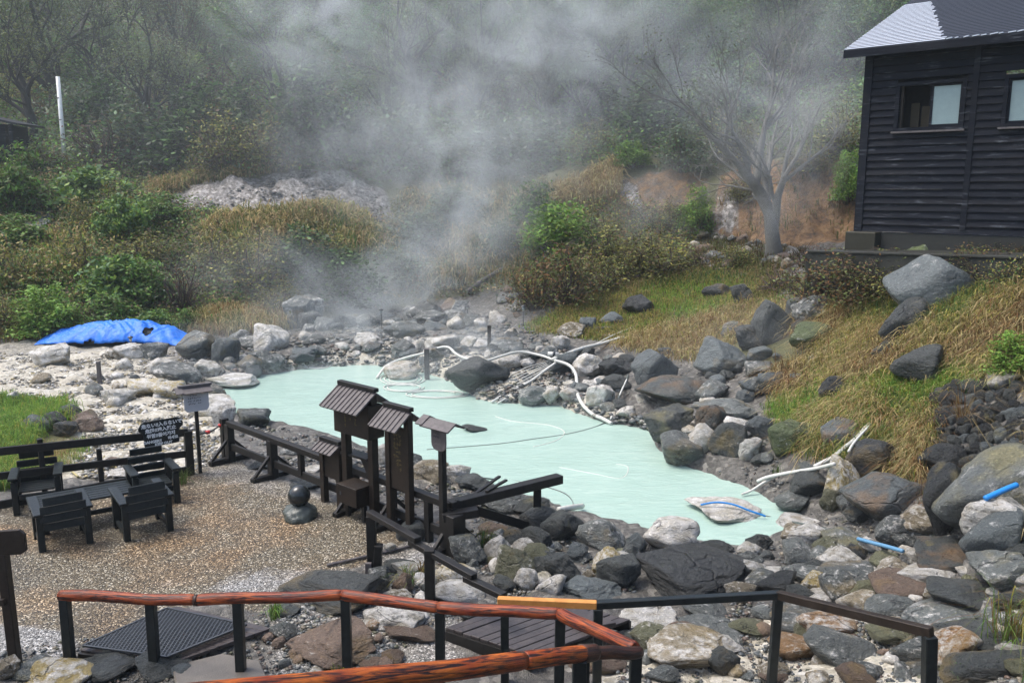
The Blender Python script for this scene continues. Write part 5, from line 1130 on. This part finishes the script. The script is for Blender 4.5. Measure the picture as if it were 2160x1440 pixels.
def shrub(seed, w, h, clumps, per, leafsize, pal, spreadk=.16, stems=9, upb=.5):
    g = np.random.default_rng(seed); r = random.Random(seed); mb = MB(); C = []
    while len(C) < clumps:
        q = g.uniform(-1, 1, 3); q[2] = abs(q[2])
        rr = np.linalg.norm(q)
        if rr > 1 or (rr < .45 and g.random() < .6): continue
        C.append(q*np.array((w/2, w/2, h))*g.uniform(.82, 1.12))
    C = np.array(C)
    for i in range(stems*3):
        c = Vector(C[r.randrange(clumps)]); b = Vector((c.x*.12, c.y*.12, -.15)); m = b.lerp(c, .5)+Vector((r.gauss(0, .05)*w, r.gauss(0, .05)*w, .12*h)); e = c+Vector((r.gauss(0, .08)*w, r.gauss(0, .08)*w, r.uniform(0, .16)*h))
        mb.tube(spline([b, m, c, e], 3), list(np.linspace(.018, .005, 10)*(.5+h*.4)), 4, caps=False)
    P = np.repeat(C, per, 0)+g.normal(size=(clumps*per, 3))*np.array((w, w, h*.8))*spreadk*.5; P[:, 2] = np.maximum(P[:, 2], .02)
    shade = np.repeat(g.uniform(.7, 1.25, clumps), per)[:, None]
    return mb, leaves(P, np.full(len(P), leafsize), palette(pal, len(P), g)*shade, g=g, upb=upb)
def proto(name, parts, wood_):
    mb, lf = parts; me1 = bpy.data.meshes.new('trunk'); me1.from_pydata(mb.v, [], mb.f); me1.polygons.foreach_set('use_smooth', [True]*len(mb.f)); me1.materials.append(wood_); me1.update()
    me2 = np_mesh('crown', lf[0], [lf[1]], lf[2]); me2.materials.append(M['leaf']); return (name, me1, me2)
NTREE = [0]
def plant(pr, loc, s, rz, label, cat, group, tint=(1, 1, 1), sz=None):
    o = thing(pr[0], label, cat, loc, group); o.rotation_euler = (0, 0, rz); o.scale = (s, s, sz or s); NTREE[0] += 1
    for nm, me in (('trunk' if cat == 'tree' else 'stems', pr[1]), ('crown' if cat == 'tree' else 'foliage', pr[2])):
        c = bpy.data.objects.new(nm, me); COL.objects.link(c); c.parent = o; c.color = (*tint, 1)
    return o
# --- prototypes
TR = [proto('bare_tree', branch_tree(11, 9, 1.0, 4, .34, .45, 5, 3800, .07, ('grey', 'olive', 'olive'), .4), M['darkbark']), proto('bare_tree', branch_tree(12, 9, .9, 4, .28, .4, 4, 3400, .07, ('grey', 'grey', 'olive'), .6), M['darkbark']),
      proto('bare_tree', branch_tree(13, 10, .75, 4, .28, .4, 4, 1500, .08, ('grey', 'brown'), .8), M['darkbark']), proto('leafy_tree', branch_tree(14, 9, .85, 4, .18, .3, 5, 10000, .095, ('olive', 'green', 'grey'), .6), M['darkbark']),
      proto('leafy_tree', branch_tree(15, 8, 1.0, 4, .18, .3, 5, 11000, .10, ('green', 'blue', 'olive'), .5), M['darkbark'])]
SH = {'leafy': proto('shrub', shrub(21, 2, 1.5, 90, 42, .085, ('green', 'bright', 'olive')), M['twig']), 'broad': proto('shrub', shrub(22, 2, 1.2, 90, 60, .085, ('green', 'bright', 'lime', 'blue')), M['twig']), 'olive': proto('shrub', shrub(23, 2, 1.6, 70, 34, .06, ('olive', 'olive', 'yellow', 'brown'), .2, 16), M['twig']),
      'brown': proto('shrub', shrub(24, 2, 1.6, 80, 26, .055, ('brown', 'rust', 'olive', 'olive'), .2, 24), M['twig']), 'dark': proto('shrub', shrub(25, 2, 1.9, 90, 50, .09, ('dark', 'dark', 'green'), .17), M['twig']), 'bare': proto('shrub', shrub(26, 2, 1.9, 60, 9, .05, ('brown', 'grey', 'red'), .25, 34), M['twig']),
      'grey': proto('shrub', shrub(27, 2, 1.7, 90, 34, .075, ('grey', 'blue', 'grey', 'olive'), .2, 12), M['twig']), 'bright': proto('shrub', shrub(28, 2, 1.6, 80, 55, .07, ('bright', 'lime', 'bright'), .15), M['twig']), 'dry': proto('shrub', shrub(29, 2, 1.4, 80, 30, .06, ('tan', 'yellow', 'olive', 'green'), .22, 14), M['twig'])}
KW = {'leafy': 'green leafy', 'broad': 'broad leaved green', 'olive': 'thin olive twiggy', 'brown': 'reddish brown twiggy', 'dark': 'dark dense', 'bare': 'nearly leafless', 'grey': 'grey green', 'bright': 'bright fresh green', 'dry': 'dry tan'}
def where(px, py):
    if px < 150 and py < 470: return 'beside the white pole on the hillside'
    if px < 380 and py < 520: return 'between the white pole and the pale eroded scar'
    if px < 230: return 'above the end of the blue tarpaulin'
    if px < 480 and py > 520: return 'on the bank behind the blue tarpaulin'
    if px < 900 and py < 420: return 'above the pale eroded scar on the hillside'
    if px < 900: return 'on the steaming bank behind the far shore'
    if px < 1320 and py > 420: return 'beside the green bank where the steam rises'
    if px < 1320: return 'high on the misty hillside behind the steam'
    if px < 1500: return 'around the white scar beside the green bank'
    if px < 1700: return 'near the big bare tree'
    return 'in front of the black house' if py > 540 else 'beside the ochre cliff'
SHL = [(30,450,120,125,'leafy'),(60,370,70,45,'bright'),(205,440,150,85,'broad'),(75,360,100,50,'brown'),(240,470,110,90,'olive'),(180,490,90,80,'dry'),(100,700,130,95,'bright'),(40,610,150,120,'dry'),(30,520,150,60,'leafy'),(185,580,130,110,'dry'),(270,500,110,90,'broad'),(335,470,110,60,'leafy'),(255,620,150,85,'broad'),(385,660,110,130,'bare'),(320,640,110,90,'leafy'),(300,560,140,75,'olive'),
       (550,600,170,120,'olive'),(640,600,150,120,'dark'),(470,570,130,100,'olive'),(700,560,120,90,'olive'),(240,680,110,60,'leafy'),(390,695,70,45,'leafy'),(330,690,80,40,'broad'),(190,690,70,55,'bare'),(480,360,150,140,'olive'),(430,345,200,150,'dark'),(560,350,150,120,'olive'),(650,345,190,190,'dark'),(300,345,170,120,'grey'),(220,350,150,110,'bare'),(350,335,160,130,'bare'),(20,700,90,90,'dry'),
       (730,640,170,110,'dark'),(830,600,140,90,'grey'),(590,660,120,80,'olive'),(1180,560,190,140,'bright'),(1130,650,130,120,'brown'),(1270,560,160,120,'olive'),(1200,640,170,140,'brown'),(1260,620,130,110,'olive'),(1330,590,140,100,'olive'),(1390,580,170,100,'olive'),(1470,490,80,100,'bright'),(1330,350,80,55,'bright'),(1250,330,120,80,'olive'),(1130,480,120,100,'leafy'),(1060,540,110,80,'grey'),(1440,360,120,110,'grey'),(1380,300,160,140,'dark'),
       (1540,340,150,120,'olive'),(1760,330,110,120,'olive'),(1785,420,70,100,'bright'),(1720,640,170,120,'brown'),(1650,610,110,70,'bare'),(1800,640,180,110,'brown'),(1900,630,130,90,'olive'),(2050,590,120,70,'dry'),(2140,780,110,80,'bright'),(2130,560,90,50,'brown'),(1750,640,130,115,'bare'),(1840,630,140,105,'brown'),(1900,600,90,70,'olive'),(2010,620,130,85,'dry'),(2070,610,130,90,'brown'),(2140,610,110,80,'dry'),(1740,560,90,60,'bare'),(1560,420,70,60,'olive'),(1700,360,120,60,'olive'),(1480,560,90,50,'bare'),(1560,560,90,50,'dry'),(1700,560,90,60,'bare'),(1990,620,100,60,'dry'),(880,520,150,80,'grey'),(960,470,150,90,'grey'),(1000,360,180,130,'grey'),(850,360,180,140,'grey'),(1120,350,180,120,'grey'),(760,350,120,130,'grey'),(1420,480,80,70,'olive')]
for px, by, w, h, k in SHL:
    G = g1(px, by); d = (G-Vector((0, 0, H))).length/F; s = w*d/2.15; me = SH[k]; hz0 = {'leafy': 1.5, 'broad': 1.2, 'olive': 1.6, 'brown': 1.6, 'dark': 1.9, 'bare': 1.9, 'grey': 1.7, 'bright': 1.6, 'dry': 1.4}[k]
    plant(me, G-Vector((0, 0, .05)), s, random.uniform(0, 6.28), f"{KW[k]} shrub {where(px, by)}", 'shrub', 'shrubs on the banks and hillside', sz=h*d/hz0/1.08)
# the big bare tree in front of the ochre cliff
def big_tree():
    P = at(1640, 560, 30.2); P.z = float(hz(P.x, P.y)); mb, lf = branch_tree(77, 10.5, .95, 5, .29, .42, 6, 3400, .05, ('grey', 'grey', 'olive'), .45, 4)
    mb2, lf2 = branch_tree(78, 8.0, .9, 4, .19, .5, 4, 900, .06, ('grey', 'olive'), .4, 5)
    pr = proto('bare_tree', (mb, lf), M['bark']); o = plant(pr, P, 1.0, 2.1, 'big bare branching tree standing before the ochre cliff beside the black house', 'tree', None)
    sh = Matrix.Translation((-.35, .1, .3)) @ Matrix.Rotation(-.30, 4, 'Y')
    me = bpy.data.meshes.new('limb'); me.from_pydata([sh @ Vector(v) for v in mb2.v], [], mb2.f); me.polygons.foreach_set('use_smooth', [True]*len(mb2.f)); l = link_mesh('limb', me, M['bark'], o); l.rotation_euler = (0, 0, -2.1)
big_tree()
EXT = [(115, 255, 330, 0, 'stout bare tree standing above the white pole'), (285, 195, 300, 1, 'slim bare tree to one side of the white pole high on the slope'), (480, 150, 260, 2, 'bare tree leaning above the dark shrubs on the slope'), (620, 190, 300, 0, 'crooked bare tree at the edge of the rising steam'), (20, 200, 260, 1, 'bare tree above the hillside hut')]
def hillpt(px, Y): 
    x = Y*(px-1080)/F/1.0; return Vector((x, Y, float(hz(x, Y))))
for px, by, hpx, k, lab in EXT:
    G = g1(px, by); d = (G-Vector((0, 0, H))).length/F; plant(TR[k], G, hpx*d/9, random.uniform(0, 6.28), lab, 'tree', None)
# wooded hillside, tree by tree
n = 0
while n < 150:
    Y = 46+38*random.random()**1.4; px = random.uniform(-250, 2400); p = hillpt(px, Y); q = proj(p)
    if q[1] > 330 or (1480 < px < 1830 and Y < 50) or (80 < q[0] < 200 and Y < 56) or (q[0] < 60 and Y < 50): continue
    k = random.choice((0, 1, 2, 0, 3, 3, 4)); c = random.uniform(1.1, 1.6); t_ = (.92*c*random.uniform(.9, 1.1), c, c*random.uniform(.85, 1.1))
    leafy = TR[k][0] == 'leafy_tree'
    plant(TR[k], p, random.uniform(.65, 1.15), random.uniform(0, 6.28), ('grey green leafy tree ' if leafy else 'bare grey branched tree ')+('growing above the white pole' if px < 420 else 'growing above the pale eroded scar' if px < 800 else 'growing in the mist behind the steam' if px < 1350 else 'growing above the ochre cliff'), 'tree', 'trees on the misty hillside', t_); n += 1
n = 0
while n < 110:
    Y = 45+34*random.random()**1.5; px = random.uniform(-200, 2350); p = hillpt(px, Y); q = proj(p)
    if q[1] > 345 or (90 < q[0] < 185 and Y < 52) or (q[0] < 75 and Y < 54): continue
    k = random.choice(('dark', 'olive', 'grey', 'grey', 'bare', 'brown', 'leafy', 'broad', 'olive')); c = random.uniform(1.1, 1.6)
    plant(SH[k], p, random.uniform(1.1, 2.0), random.uniform(0, 6.28), f"{KW[k]} shrub "+('on the slope above the white pole' if px < 420 else 'on the slope above the pale eroded scar' if px < 800 else 'on the misty slope behind the steam' if px < 1350 else 'on the slope above the ochre cliff'), 'shrub', 'shrubs on the misty hillside', (c, c, c)); n += 1
print('plants', NTREE)
# uncounted undergrowth over the hillside and banks
def scatter(poly, n):
    q = sample_poly(poly, n); P, h = cast(q[:, 0], q[:, 1]); ok = h & ~inside_fast(P[:, 0], P[:, 1]); return P[ok], q[ok]
def undergrowth():
    Vs, Fs, Cs = [], [], []; nv = 0
    Z = [([(-60,-60),(2200,-60),(2200,300),(1800,330),(1500,330),(1300,350),(1150,370),(830,390),(640,360),(350,380),(-60,350)], 44000, .26, .11, ('grey', 'olive', 'green', 'grey', 'brown', 'blue', 'bright')), ([(-60,340),(350,370),(330,430),(460,440),(420,560),(560,640),(560,690),(300,690),(-60,700)], 9000, .16, .10, ('green', 'olive', 'bright', 'dark', 'brown', 'tan')),
         ([(460,470),(640,450),(790,480),(870,410),(1150,380),(1180,480),(1100,620),(850,640),(600,680),(440,600)], 6000, .16, .09, ('olive', 'grey', 'tan', 'brown', 'olive')), ([(1120,480),(1300,420),(1490,470),(1440,570),(1260,600),(1090,650)], 3500, .15, .08, ('olive', 'brown', 'green', 'rust', 'yellow')), ([(-700,200),(-60,240),(-60,700),(-700,760)], 3500, .18, .10, ('green', 'olive', 'bright', 'brown')), ([(1700,560),(2180,560),(2160,640),(1900,600),(1820,660),(1690,680)], 1500, .10, .05, ('olive', 'brown', 'dark', 'rust'))]
    for poly, n, spread, ls, pal in Z:
        P, q = scatter(poly, n); m = 7; sc = np.clip(P[:, 1]/45, .4, 1.4); keep = vnoise(P[:, 0], P[:, 1], .35, 21) > -.32; P = P[keep]; sc = sc[keep]
        L_ = np.repeat(P, m, 0)+rng.normal(size=(len(P)*m, 3))*np.array((spread*2, spread*2, spread*1.6))*np.repeat(sc, m)[:, None]; L_[:, 2] += spread*np.repeat(sc, m)*1.3
        tone = (.75+.9*(vnoise(L_[:, 0], L_[:, 1], .45, 22)+.3))[:, None]
        a, f, c = leaves(L_, ls*np.repeat(sc, m), palette(pal, len(L_), rng, .35)*np.clip(tone*1.2, .6, 1.8)); Vs.append(a); Fs.append(f+nv); Cs.append(c); nv += len(a)
    me = np_mesh('undergrowth', np.concatenate(Vs), [np.concatenate(Fs)], np.concatenate(Cs)); tag(link_mesh('undergrowth', me, M['leaf']), 'low leafy undergrowth covering the hillside and banks', 'undergrowth', kind='stuff')
undergrowth()
def blades(P, hgt, wid, cols, droop, down=.11, g=rng):
    n = len(P); e = .3; gxx = (hz(P[:, 0]+e, P[:, 1])-hz(P[:, 0]-e, P[:, 1]))/(2*e); gyy = (hz(P[:, 0], P[:, 1]+e)-hz(P[:, 0], P[:, 1]-e))/(2*e)
    a = g.uniform(0, 6.283, n); dx = np.cos(a)-gxx*down*4; dy = np.sin(a)-gyy*down*4; droop = droop*g.uniform(.35, 1.25, n); l = np.hypot(dx, dy)+1e-6; D = np.stack([dx/l, dy/l, np.zeros(n)], 1)
    S = np.stack([-D[:, 1], D[:, 0], np.zeros(n)], 1)*(wid*g.uniform(.6, 1.3, n))[:, None]*.5; S = S*.5+np.stack([np.abs(S[:, 0])+np.abs(S[:, 1]), 0*a, 0*a], 1)*.5
    h = (hgt*g.uniform(.45, 1.25, n))[:, None]; dr = np.asarray(droop*g.uniform(.5, 1.4, n))[:, None]; Z = np.array((0, 0, 1.0))
    B = P-Z*.03; m1 = P+Z*h*.55*(1.25-dr*.5)+D*h*.22*dr; m2 = P+Z*h*.82*(1.15-dr*.62)+D*h*.60*dr; t = P+Z*h*(1.05-dr*.85)+D*h*1.0*dr
    V = np.stack([B-S, B+S, m1-S*.85, m1+S*.85, m2-S*.6, m2+S*.6, t], 1).reshape(-1, 3); I = np.arange(n)[:, None]*7
    Q = np.concatenate([I+np.array((0, 1, 3, 2)), I+np.array((2, 3, 5, 4))]); T3 = I+np.array((4, 5, 6))
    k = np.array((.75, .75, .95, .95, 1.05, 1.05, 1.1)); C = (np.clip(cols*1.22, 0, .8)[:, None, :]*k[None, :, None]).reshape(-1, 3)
    return V, Q, T3, C
def grass(name, zones_, label, seed):
    g = np.random.default_rng(seed); Vs, Qs, Ts, Cs = [], [], [], []; nv = 0
    for poly, n, hg, wd, pal1, pal2, dr, tuft in zones_:
        P, q = scatter(poly, n//tuft); sc = np.clip(P[:, 1]/20, .5, 2.2)
        P = np.repeat(P, tuft, 0); sc = np.repeat(sc, tuft); sp = np.stack([g.normal(size=len(P)), g.normal(size=len(P)), np.zeros(len(P))], 1)*.05*np.sqrt(tuft)*.75; P = P+sp*sc[:, None]**.5; P[:, 2] = hz(P[:, 0], P[:, 1])
        mk = (vnoise(P[:, 0], P[:, 1], .55, seed+1)+.6*vnoise(P[:, 0], P[:, 1], 1.7, seed+2)+g.normal(size=len(P))*.10+np.repeat(g.normal(size=len(P)//tuft)*.2, tuft)) > -.07
        c = np.where(mk[:, None], palette(pal1, len(P), g), palette(pal2, len(P), g)); droop = np.where(mk, dr, min(1.5, dr*1.35))
        ln = hg*(1+.8*vnoise(P[:, 0], P[:, 1], .8, seed+3))
        a, b, t, cc = blades(P, ln*np.where(mk, .85, 1.15), wd*sc**.7, c, droop, g=g); Vs.append(a); Qs.append(b+nv); Ts.append(t+nv); Cs.append(cc); nv += len(a)
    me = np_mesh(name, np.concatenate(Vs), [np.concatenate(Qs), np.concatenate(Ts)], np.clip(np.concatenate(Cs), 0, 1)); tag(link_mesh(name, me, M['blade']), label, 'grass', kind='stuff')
GR = ('green', 'bright', 'lime', 'olive'); DRY = ('straw', 'tan', 'rust', 'tan', 'yellow')
grass('grass', [([(1620,860),(1700,790),(1840,790),(1990,760),(2170,700),(2170,800),(1960,830),(1960,950),(1760,930),(1650,900)], 24000, .30, .019, ('green', 'bright', 'lime', 'yellow', 'bright'), ('straw', 'tan', 'yellow', 'olive', 'straw'), .75, 6), ([(1660,600),(1900,580),(2160,560),(2160,610),(1990,700),(1850,700),(1700,690)], 9000, .36, .018, ('olive', 'green', 'yellow'), ('tan', 'rust', 'straw'), .9, 6), ([(1200,625),(1420,575),(1640,558),(1640,597),(1400,604)], 6000, .24, .02, ('olive', 'yellow', 'green'), ('tan', 'olive'), .6, 6), ([(1690,650),(1900,690),(2010,700),(2170,590),(2170,720),(1990,770),(1820,800),(1640,830),(1620,800),(1700,760)], 20000, .42, .018, ('yellow', 'tan', 'olive', 'straw'), ('rust', 'tan', 'brown', 'straw'), .95, 7),
      ([(1100,690),(1250,615),(1620,588),(1660,640),(1500,660),(1400,690),(1280,720),(1140,705)], 22000, .20, .020, ('yellow', 'bright', 'bright', 'lime', 'olive'), ('yellow', 'olive', 'tan'), .6, 6), ([(2165,600),(2700,620),(2800,1600),(2185,1440),(2170,1000)], 16000, .32, .018, ('olive', 'green', 'yellow', 'bright'), ('tan', 'straw', 'rust'), .85, 6), ([(1400,690),(1560,650),(1690,640),(1680,700),(1560,720),(1500,760),(1440,760),(1290,730)], 9000, .42, .019, ('straw', 'tan', 'straw', 'olive'), DRY, .95, 7),
      ([(1640,930),(1760,860),(1960,850),(1960,960),(1930,1040),(1900,1000),(1800,985),(1700,960)], 9000, .36, .017, ('olive', 'green', 'yellow'), ('rust', 'tan', 'straw'), 1.0, 8), ([(1930,1040),(2000,1000),(2160,990),(2160,1060),(1960,1080)], 2500, .22, .010, ('olive', 'brown'), ('rust', 'brown'), .9, 6)], 'long green and dry grass on the bank below the black house', 31)
grass('grass', [([(-40,835),(60,840),(130,850),(165,880),(90,910),(60,960),(90,1010),(-40,1040)], 18000, .32, .014, ('bright', 'lime', 'green'), ('green', 'bright', 'yellow'), .6, 6), ([(70,960),(200,930),(150,985),(90,1010)], 2500, .24, .010, GR, DRY, .8, 6)], 'lush green grass behind the railed fence', 41)
grass('grass', [([(450,475),(560,462),(660,450),(780,470),(840,530),(700,560),(500,560),(420,520)], 16000, .75, .030, ('straw', 'olive', 'green', 'yellow'), ('tan', 'straw', 'olive'), .55, 6), ([(640,450),(700,432),(770,452),(800,510),(690,500)], 5000, .5, .03, ('bright', 'green', 'olive', 'straw'), ('tan', 'yellow'), .7, 6), ([(860,420),(1150,400),(1180,500),(1080,600),(860,620),(800,560)], 13000, .8, .032, ('straw', 'tan', 'olive', 'grey'), ('olive', 'tan', 'straw'), .7, 7),
      ([(360,700),(480,660),(590,660),(640,690),(560,705),(440,710)], 7000, .6, .02, ('straw', 'tan', 'rust'), ('straw', 'olive'), .5, 6), ([(-40,640),(90,660),(260,690),(300,700),(-40,725)], 5000, .5, .02, ('tan', 'olive', 'rust'), ('bright', 'olive', 'yellow'), .6, 6), ([(-40,500),(180,500),(200,600),(-40,640)], 9000, .7, .026, ('tan', 'straw', 'olive', 'yellow'), ('olive', 'bright', 'tan'), .55, 6),
      ([(320,400),(430,365),(600,345),(640,352),(430,382),(330,420)], 5000, .6, .03, ('straw', 'tan', 'olive'), ('tan', 'olive'), .8, 7), ([(1170,400),(1300,360),(1300,420),(1180,440)], 3500, .9, .03, ('straw', 'tan'), ('tan', 'straw'), .7, 7), ([(1510,500),(1530,360),(1790,340),(1810,500)], 900, .4, .02, ('tan', 'olive'), ('rust', 'olive'), .9, 6), ([(180,420),(340,420),(330,500),(200,500)], 4000, .4, .02, ('bright', 'green', 'olive'), ('bright', 'olive'), .5, 6), ([(1500,500),(1700,530),(1650,575),(1420,570)], 2500, .35, .02, ('olive', 'brown'), ('tan', 'brown'), .7, 6), ([(-700,400),(-40,420),(-40,720),(-700,800)], 9000, .6, .026, ('tan', 'olive', 'bright', 'green'), ('olive', 'tan'), .6, 6), ([(-40,430),(40,440),(30,500),(-40,500)], 2500, .5, .02, ('olive', 'bright', 'tan'), ('olive',), .5, 6)], 'tall pale reed grass on the banks of the hillside', 51)
# single tufts among the stones
def tuft(px, by, w, h, n, pal, label, droop=.7, arch=1.0):
    G = g1(px, by); s = (G-Vector((0, 0, H))).length/F; g = np.random.default_rng(int(px)); P = np.repeat(np.array([G[:]]), n, 0); P[:, :2] += g.normal(size=(n, 2))*w*s*.10
    V, Q, T3, C = blades(P, np.full(n, h*s*1.15), np.full(n, .009), palette(pal, n, g), np.full(n, droop), .0, g); V = V-np.array(G[:])
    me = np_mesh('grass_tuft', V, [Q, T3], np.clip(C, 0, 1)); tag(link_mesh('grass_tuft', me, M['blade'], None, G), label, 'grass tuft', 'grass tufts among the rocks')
for a in ((860, 1240, 46, 50, 110, ('olive', 'green', 'yellow'), 'grass tuft between the yellowish rocks by the sloping handrail'), (1022, 1155, 60, 46, 90, ('olive', 'yellow', 'green'), 'sparse grass tuft in the gravel behind the plank fence end'), (580, 1300, 60, 40, 90, ('green', 'bright', 'olive'), 'little green tuft at the edge of the yard by the red handrail'), (2135, 1350, 150, 110, 160, ('bright', 'olive', 'yellow', 'rust'), 'arching green tuft at the edge above the corner rocks', .9), (385, 1020, 50, 36, 60, ('olive', 'green'), 'thin tuft at the foot of the railed fence end'),
          (890, 1215, 30, 40, 50, ('rust', 'tan', 'olive'), 'reddish dry tuft beside the green tuft'), (1300, 1400, 40, 20, 40, ('olive', 'yellow'), 'low tuft under the round handrail corner'), (710, 1432, 60, 30, 60, ('olive', 'yellow', 'tan'), 'low yellow tuft under the thick handrail'), (2030, 890, 40, 90, 90, ('rust', 'tan'), 'dry brown tuft hanging over the dark cobbles', 1.3), (2100, 1000, 90, 40, 110, ('rust', 'brown', 'tan'), 'matted brown tuft above the biggest grey boulder', 1.1), (1640, 1000, 40, 24, 40, ('green', 'olive'), 'small green tuft among the rocks below the grass bank'), (2010, 1440, 70, 40, 70, ('green', 'olive'), 'green tuft in the corner rocks')): tuft(*a)
# loose gravel path on the hillside
def hill_path():
    q = [(88,440),(96,455),(92,470),(70,485),(40,500),(-30,515)]; wpx = [10, 16, 22, 26, 30, 40]; V = []
    for (x, y), w in zip(q, wpx):
        a, b = g1(x-w, y), g1(x+w, y); V += [a+Vector((0, 0, .22)), b+Vector((0, 0, .22))]
    me = bpy.data.meshes.new('path'); me.from_pydata(V, [], [(2*i, 2*i+1, 2*i+3, 2*i+2) for i in range(len(q)-1)]); me.update()
    tag(link_mesh('path', me, plain('grey gravel path', (.15, .16, .155), .8, 0, .6, .35)), kind='structure')
hill_path()
# ---------------------------------------------------------------- thin haze and drifting steam
def haze():
    s = NT('haze'); s.t.nodes.remove(s.b); v = s.n('ShaderNodeVolumePrincipled'); v.inputs['Color'].default_value = (.80, .90, .95, 1); v.inputs['Density'].default_value = .0007; v.inputs['Anisotropy'].default_value = .2
    s.l(v.outputs[0], s.out.inputs['Volume']); mb = MB(); mb.box((0, 60, 24.5), (240, 160, 55)); o = mb.build('haze', s.m); tag(o, 'thin damp haze over the whole valley', 'haze', kind='stuff')
haze()
BL = [(720, 650, 30.5, (4.2, 2.6, 1.8), .55), (900, 610, 32, (4.4, 2.5, 2.4), .85), (960, 520, 33, (3.4, 2.4, 2.6), .85), (620, 715, 27, (4.5, 2.0, .9), .40), (850, 690, 29, (6, 2.4, 1.1), .48), (900, 720, 27.5, (5, 2.4, .9), .32), (820, 300, 36, (5, 3, 3.4), .62), (1000, 380, 36, (4.6, 3, 3), .45), (1050, 200, 38, (6, 3, 4), .50), (620, 30, 40, (3.6, 3, 4.2), .62), (760, 60, 40, (4.5, 3, 3), .45), (1150, 20, 40, (6, 3, 3.6), .5), (1300, 90, 37, (3.5, 3, 3), .35),
      (1630, 260, 27.5, (2.6, 1.6, 3.0), .75), (1650, 430, 28, (2.2, 1.2, 1.6), .30), (1500, 140, 30, (3.4, 2, 2.6), .35), (1720, 120, 28, (2.0, 2, 2.6), .4), (560, 560, 31.5, (4, 2.0, 1.7), .35), (800, 790, 23.5, (6.5, 2.4, .8), .40), (1000, 760, 25, (4, 2, .8), .26), (1250, 850, 19.5, (4, 2.4, .7), .16), (1500, 740, 20, (2.6, 2, 1.1), .24), (1540, 930, 16, (1.8, 1.4, .8), .25), (1350, 420, 33, (3, 2, 2), .22), (2000, 1250, 10, (2.6, 1.2, .7), .10), (450, 790, 23, (3, 1.6, .7), .25)]
def steam():
    s = NT('steam'); s.t.nodes.remove(s.b); tc = s.n('ShaderNodeTexCoord').outputs['Object']
    lo, hi = Vector((-24, 8.6, -.6)), Vector((24, 46, 21)); c = (lo+hi)/2
    tot = None
    # edges of the puffs wander with a noise offset
    nz = s.n('ShaderNodeTexNoise'); nz.inputs['Scale'].default_value = .28; nz.inputs['Detail'].default_value = 3; s.l(tc, nz.inputs['Vector'])
    off = s.n('ShaderNodeVectorMath', operation='MULTIPLY_ADD'); s.l(nz.outputs['Color'], off.inputs[0]); off.inputs[1].default_value = (3.2, 3.2, 3.2); off.inputs[2].default_value = (-1.6, -1.6, -1.6)
    pos = s.n('ShaderNodeVectorMath', operation='ADD'); s.l(tc, pos.inputs[0]); s.l(off.outputs[0], pos.inputs[1])
    for px, py, Y, rad, st in BL:
        p = at(px, py, Y)-c; r = Vector(rad)*1.25
        m = s.n('ShaderNodeVectorMath', operation='MULTIPLY_ADD'); s.l((pos if rad[2] > 1.3 else pos).outputs[0], m.inputs[0]); m.inputs[1].default_value = (1/r.x, 1/r.y, 1/r.z); m.inputs[2].default_value = (-p.x/r.x, -p.y/r.y, -p.z/r.z)
        d = s.n('ShaderNodeVectorMath', operation='LENGTH'); s.l(m.outputs[0], d.inputs[0])
        mr = s.n('ShaderNodeMapRange'); mr.interpolation_type = 'SMOOTHSTEP'; mr.inputs['From Min'].default_value = 1; mr.inputs['From Max'].default_value = 0; mr.inputs['To Max'].default_value = st; s.l(d.outputs['Value'], mr.inputs[0])
        tot = mr.outputs[0] if tot is None else s.math('ADD', tot, mr.outputs[0])
    veil = (0, 41, 9.5)
    m = s.n('ShaderNodeVectorMath', operation='MULTIPLY_ADD'); s.l(tc, m.inputs[0]); m.inputs[1].default_value = (1/30, 1/11, 1/15); m.inputs[2].default_value = tuple(-(veil[i]-c[i])/(30, 11, 15)[i] for i in range(3))
    d = s.n('ShaderNodeVectorMath', operation='LENGTH'); s.l(m.outputs[0], d.inputs[0]); vl = s.n('ShaderNodeMapRange'); vl.interpolation_type = 'SMOOTHSTEP'; vl.inputs['From Min'].default_value = 1; vl.inputs['From Max'].default_value = .3; vl.inputs['To Max'].default_value = .009; s.l(d.outputs['Value'], vl.inputs[0])
    mp = s.n('ShaderNodeMapping'); mp.inputs['Scale'].default_value = (.38, .38, .42); mp.inputs['Rotation'].default_value = (0, .6, 0); s.l(tc, mp.inputs[0])
    n2 = s.noise(mp.outputs[0], 1.0, 7, .66, 1.3); w = s.n('ShaderNodeMapRange'); w.inputs['From Min'].default_value = .40; w.inputs['From Max'].default_value = .64; w.clamp = True; s.l(n2, w.inputs[0])
    dens = s.math('MULTIPLY', s.math('MULTIPLY', tot, w.outputs[0]), .46)
    dens = s.math('ADD', dens, vl.outputs[0])
    v = s.n('ShaderNodeVolumePrincipled'); v.inputs['Color'].default_value = (.93, .98, 1.0, 1); s.l(dens, v.inputs['Density']); v.inputs['Anisotropy'].default_value = .1
    s.l(v.outputs[0], s.out.inputs['Volume'])
    me = bpy.data.meshes.new('steam'); mb = MB(); mb.box((0, 0, 0), hi-lo); me.from_pydata(mb.v, [], mb.f); me.update()
    o = link_mesh('steam', me, s.m, None, c); tag(o, 'pale steam drifting up from the far shore across the hillside', 'steam', kind='stuff')
steam()
